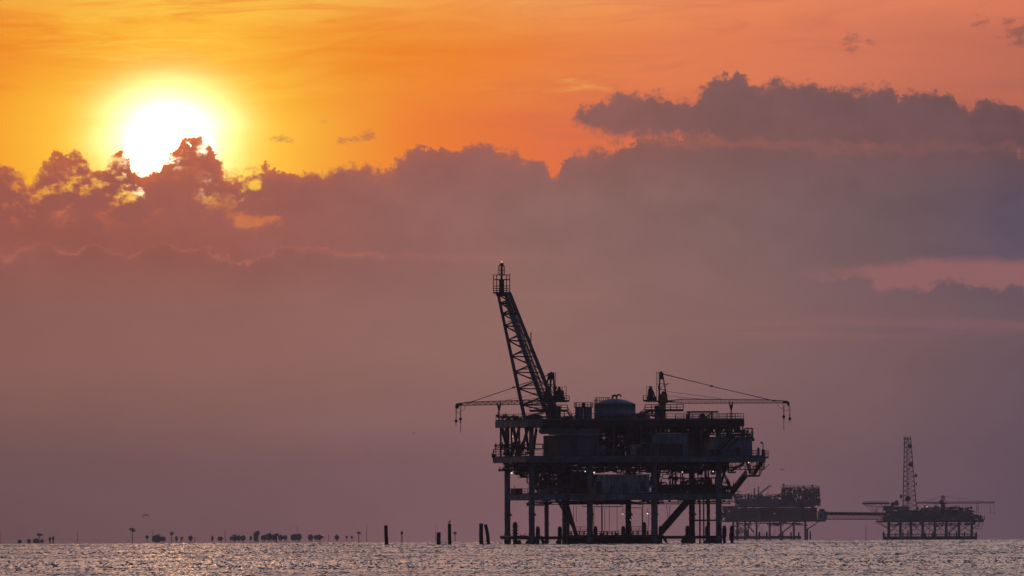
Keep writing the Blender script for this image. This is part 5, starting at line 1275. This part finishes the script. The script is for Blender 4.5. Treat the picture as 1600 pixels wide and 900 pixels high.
def gull(px, py, D, span, droop, label, roll=0.0):
    mb = MB(); n = 8
    sec = [(-.20, 0, .012), (-.12, 0, .03), (0, 0, .05), (.12, .005, .042), (.18, .02, .03), (.23, .02, .026), (.29, .01, .004)]
    # body runs toward +y, wings along x: all one mesh
    for i, (y, z, r) in enumerate(sec):
        for q in range(n):
            t = 2 * math.pi * q / n; mb.v.append((r * span * math.cos(t), y * span, z * span + r * span * math.sin(t)))
        if i:
            for q in range(n): o_ = i * n; mb.f.append((o_ - n + q, o_ - n + (q + 1) % n, o_ + (q + 1) % n, o_ + q)); mb.sm.append(True)
    for sgn in (-1, 1):
        w = [(0.02, .0, .10, .035), (.14, .07, .10, .03), (.26, .08, .085, .022), (.38, .08 - droop * .45, .06, .016), (.46, .08 - droop, .02, .008)]
        o_ = len(mb.v)
        for x, z, c, t in w:
            for yy, zz in ((c, 0), (0, t), (-c, 0), (0, -t)): mb.v.append((sgn * x * span, yy * span, (z + zz) * span))
        for i in range(len(w) - 1):
            for q in range(4): a = o_ + i * 4; mb.f.append((a + q, a + (q + 1) % 4, a + 4 + (q + 1) % 4, a + 4 + q)); mb.sm.append(True)
        mb.f.append((o_ + 16, o_ + 17, o_ + 18, o_ + 19)); mb.sm.append(False)
    o = mb.build('flying_bird', 'feather'); o.location = place(px, py, D); o.rotation_euler = (0.25, roll, 0.5)
    tag(o, label, 'bird', 'seabirds in flight')
gull(228, 805, 1500, 1.2, .42, 'seabird with bent wings flying low at the far left above the trees')
gull(573.5, 711.5, 2200, 1.0, .10, 'tiny seabird flying midway left of the crane boom tip, lower one of two', .5)
gull(647, 677.5, 2200, .9, .05, 'tiny seabird flying nearest left of the crane boom tip', -.3)
gull(1222, 734, 1500, 1.1, .12, 'seabird gliding just right of the near platform deck', .15)
gull(201, 704.5, 2400, .45, .1, 'tiny speck of a seabird high over the left trees', .2)
gull(480, 724, 2400, .4, .1, 'tiny speck of a seabird flying over the middle bushes', -.2)

# distant shore objects standing on the flats
DT = 9000.0; ST = DT / F
def leafy(mb, c, rx, rz, n, sz, rr):
    for _ in range(n):
        while True:
            v = Vector((rr.uniform(-1, 1), rr.uniform(-1, 1), rr.uniform(-1, 1)))
            if 0.25 < v.length < 1: break
        v *= (0.9 + 0.16 * math.sin(7 * v.x + 4 * v.y + c[0]))
        p = Vector((c[0] + v.x * rx, c[1] + v.y * rx, c[2] + v.z * rz))
        a = Vector((rr.uniform(-1, 1), rr.uniform(-1, 1), rr.uniform(-1, 1))).normalized() * sz * rr.uniform(.6, 1.3)
        b = a.cross(Vector((rr.uniform(-1, 1), rr.uniform(-1, 1), rr.uniform(-1, 1)))).normalized() * sz * rr.uniform(.5, 1.0)
        mb.add([p - a, p + b, p + a, p - b], [(0, 1, 2, 3)])
BASE = lambda px: 849.5 + (800 - px) * ROLL * 1.0
def umbrella_tree(px, pyt, w, label, th=5.0, name='pine_tree', py=None, lean=0):
    b = BASE(px); e, s = world_thing(name, label, 'tree', px, b, DT, 'flat-topped trees on the horizon'); rr = random.Random(int(px))
    H = (b - pyt) * s; W = w / 2 * s; tz = th * s
    mb = MB(); mb.tube((0, 0, -1), (lean * s * .6, 0, H * .55), .38, .30, 8); mb.tube((lean * s * .6, 0, H * .55), (lean * s, 0, H - tz * .4), .30, .2, 8)
    for a in range(5): t = a * 1.26; mb.tube((lean * s * .9, 0, H - tz * 1.1), (lean * s + W * .7 * math.cos(t), W * .5 * math.sin(t), H - tz * .4), .16, .07, 6)
    mb.build('trunk', 'bark', e)
    mb = MB(); leafy(mb, (lean * s, 0, H - tz * .45), W * .75, tz * .38, 260, .30, rr)
    for a in range(4): leafy(mb, (lean * s + W * rr.uniform(-.75, .75), 0, H - tz * rr.uniform(.3, .95)), W * .35, tz * .25, 80, .26, rr)
    mb.build('crown', 'leaf', e)
def bush(px, pyc, rx, ry, label, group='bushes on the horizon'):
    b = BASE(px); e, s = world_thing('mangrove_bush', label, 'bush', px, b, DT, group); rr = random.Random(int(px * 3))
    mb = MB(); zc = (b - pyc + 1.4) * s
    for k in range(max(2, int(rx))):
        x = (k - (max(2, int(rx)) - 1) / 2) * s * 1.1; mb.tube((x, 0, -.5), (x * 1.1, 0, zc), .12, .08, 6)
    mb.bar((-rx * s * .5, 0, zc - ry * s * .3), (rx * s * .5, 0, zc - ry * s * .3), .2); mb.build('trunk', 'bark', e)
    mb = MB(); leafy(mb, (0, 0, zc), rx * s, ry * s, int(160 + 34 * rx * ry), .5, rr); mb.build('crown', 'leaf', e)
def pole(px, pyt, label, r=.17, cross=False, wt=0):
    b = BASE(px); s = ST; H = (b - pyt) * s
    mb = MB(); mb.tube((0, 0, -1), (0, 0, H), r * 1.2, r * .6, 8)
    if cross: mb.bar((-.9, 0, H - 1), (.9, 0, H - 1), .2)
    o = mb.build('thin_pole', 'dark'); o.location = place(px, b, DT); tag(o, label, 'pole', 'thin poles on the horizon')
sh = 3.0   # the shore stands this many photo pixels higher than the mirage shows it at the far left
umbrella_tree(61.5, 832.5, 13, 'flat-topped tree above the leftmost cluster of round bushes', 6)
umbrella_tree(207, 824, 13, 'tallest lone flat-topped tree on bare trunk at the left', 7)
umbrella_tree(230, 836, 6, 'small flat tree just left of the big dark bush under the flying bird', 7)
umbrella_tree(268.5, 831, 8.5, 'slim flat-topped tree right of the big dark bush', 5)
umbrella_tree(282, 838, 5, 'little bent tree right of the slim flat-topped tree', 6, lean=2)
umbrella_tree(403.5, 829, 8, 'flat-topped tree rising from a bushy column near the flag-like post', 6)
umbrella_tree(560.5, 830.5, 8.5, 'flat-topped tree at the right end of the shoreline, beside two poles', 4)
umbrella_tree(711, 830, 7, 'faint flat-topped tree right behind the bird-topped pile', 6)
for px, py, rx, ry, lab in ((31, 847.5, 3.2, 3.2, 'leftmost small round bush'), (45.5, 847, 3.2, 3.2, 'second small round bush from the left edge'), (57, 846.8, 5.5, 4, 'wider bush under the leftmost flat-topped tree'), (66, 847, 3, 3, 'small bush right of the trunk of the leftmost flat-topped tree'),
                            (246, 843, 8, 6.2, 'biggest dark rounded bush, right of a thin pole at left'), (255, 843.5, 4.5, 4, 'smaller bush joined to the right of the biggest dark one'), (276, 843, 2, 4, 'narrow upright bush between two small trees'),
                            (298, 842.5, 3.5, 4.5, 'round bush alone, right of the little bent tree'), (332, 842.5, 1.8, 4, 'narrow spindle-shaped bush standing alone'), (344.5, 843, 4.4, 3.2, 'low bush left of a pole'),
                            (361, 843, 1.6, 3.2, 'tiny narrow bush left of the three joined bushes'), (366.5, 841.8, 4, 5.4, 'left one of three joined bushes'), (373, 842, 3.6, 4.6, 'middle one of three joined bushes'), (380, 842, 4, 4.4, 'right one of three joined bushes'),
                            (392, 842.3, 2, 3.4, 'small pointed bush between the joined bushes and the bushy column'), (400, 840, 4, 8, 'upright bushy column below a flat-topped tree'), (412.5, 841.5, 5, 4.5, 'left part bush of the long dark thicket'), (421, 840.2, 6, 6, 'highest bush of the long dark thicket'), (429, 841, 4.4, 5, 'right end bush of the long dark thicket'),
                            (438.5, 841.5, 4, 4.5, 'bush right after the flag-like post'), (445.5, 841.3, 3.4, 3.6, 'low bush left of a short reddish pole'), (459.5, 841, 5.5, 5, 'left one of two joined bushes below a tall thin pole'), (467, 840.6, 5, 5.4, 'right one of two joined bushes below a tall thin pole'),
                            (485.5, 841, 4.2, 5, 'round bush left of the long oval one'), (497.5, 841, 8, 4, 'long oval bush, last big one on the shore'), (526.5, 841, 3.4, 4.2, 'small ragged bush on its own right of the long oval one'), (542, 841, 1.4, 2, 'left one of two specks of bush by the rightmost tree'), (550, 841.3, 1.4, 2.2, 'right one of two specks of bush by the rightmost tree')):
    bush(px, py, rx, ry, lab)
for px, py, lab in ((1.5, 829, 'thin pole at the left picture edge'), (121, 828, 'thin pole alone between the red-topped posts and tallest tree'), (238.5, 827, 'thin pole touching the biggest dark bush'), (352, 824.5, 'thin pole between the low bush and three joined bushes'),
                    (464.5, 821.5, 'tall thin pole rising from two joined bushes'), (448.5, 836, 'short reddish pole beside the low bush'), (513.5, 834, 'faint short pole right of the long oval bush'), (573, 820, 'tallest thin pole right of the rightmost shore tree'),
                    (681, 819, 'thin pole behind the squat wooden stump'), (1353, 820, 'thin pole under the footbridge near the far right platform'), (200.5, 842, 'short stub pole left of the tallest lone tree'), (304.5, 838, 'faint pole beside the lone round bush')):
    pole(px, py, lab, .22 if py < 835 else .28)
for px, pyt, m, lab in ((78.3, 839, 'red', 'left one of two red-topped marker posts'), (83.2, 838, 'red', 'right one of two red-topped marker posts'), (628, 829.5, 'dark', 'channel marker with barrel-shaped top between the lone wooden pile and the short stump'), (432, 833, 'dark', 'post with bent flag-like top amid the bushes')):
    D = 4200.0; s = D / F; b = BASE(px) + .4; e, _ = world_thing('channel_marker', lab, 'marker', px, b, D); H = (b - pyt) * s
    MB().tube((0, 0, -1), (0, 0, H), .24, .18, 8).build('post', 'dark', e)
    mb = MB()
    if px == 432: mb.bar((0, 0, H - 1.4), (.9, 0, H - .2), .55); mb.bar((0, 0, H - 2.2), (0, 0, H - .8), .5)
    else: mb.lathe((0, 0, H - 1.3), [(.2, -.3), (.45, 0), (.45, .8), (.2, 1.1), (.12, 1.5)], 10)
    mb.build('top_mark', m, e)
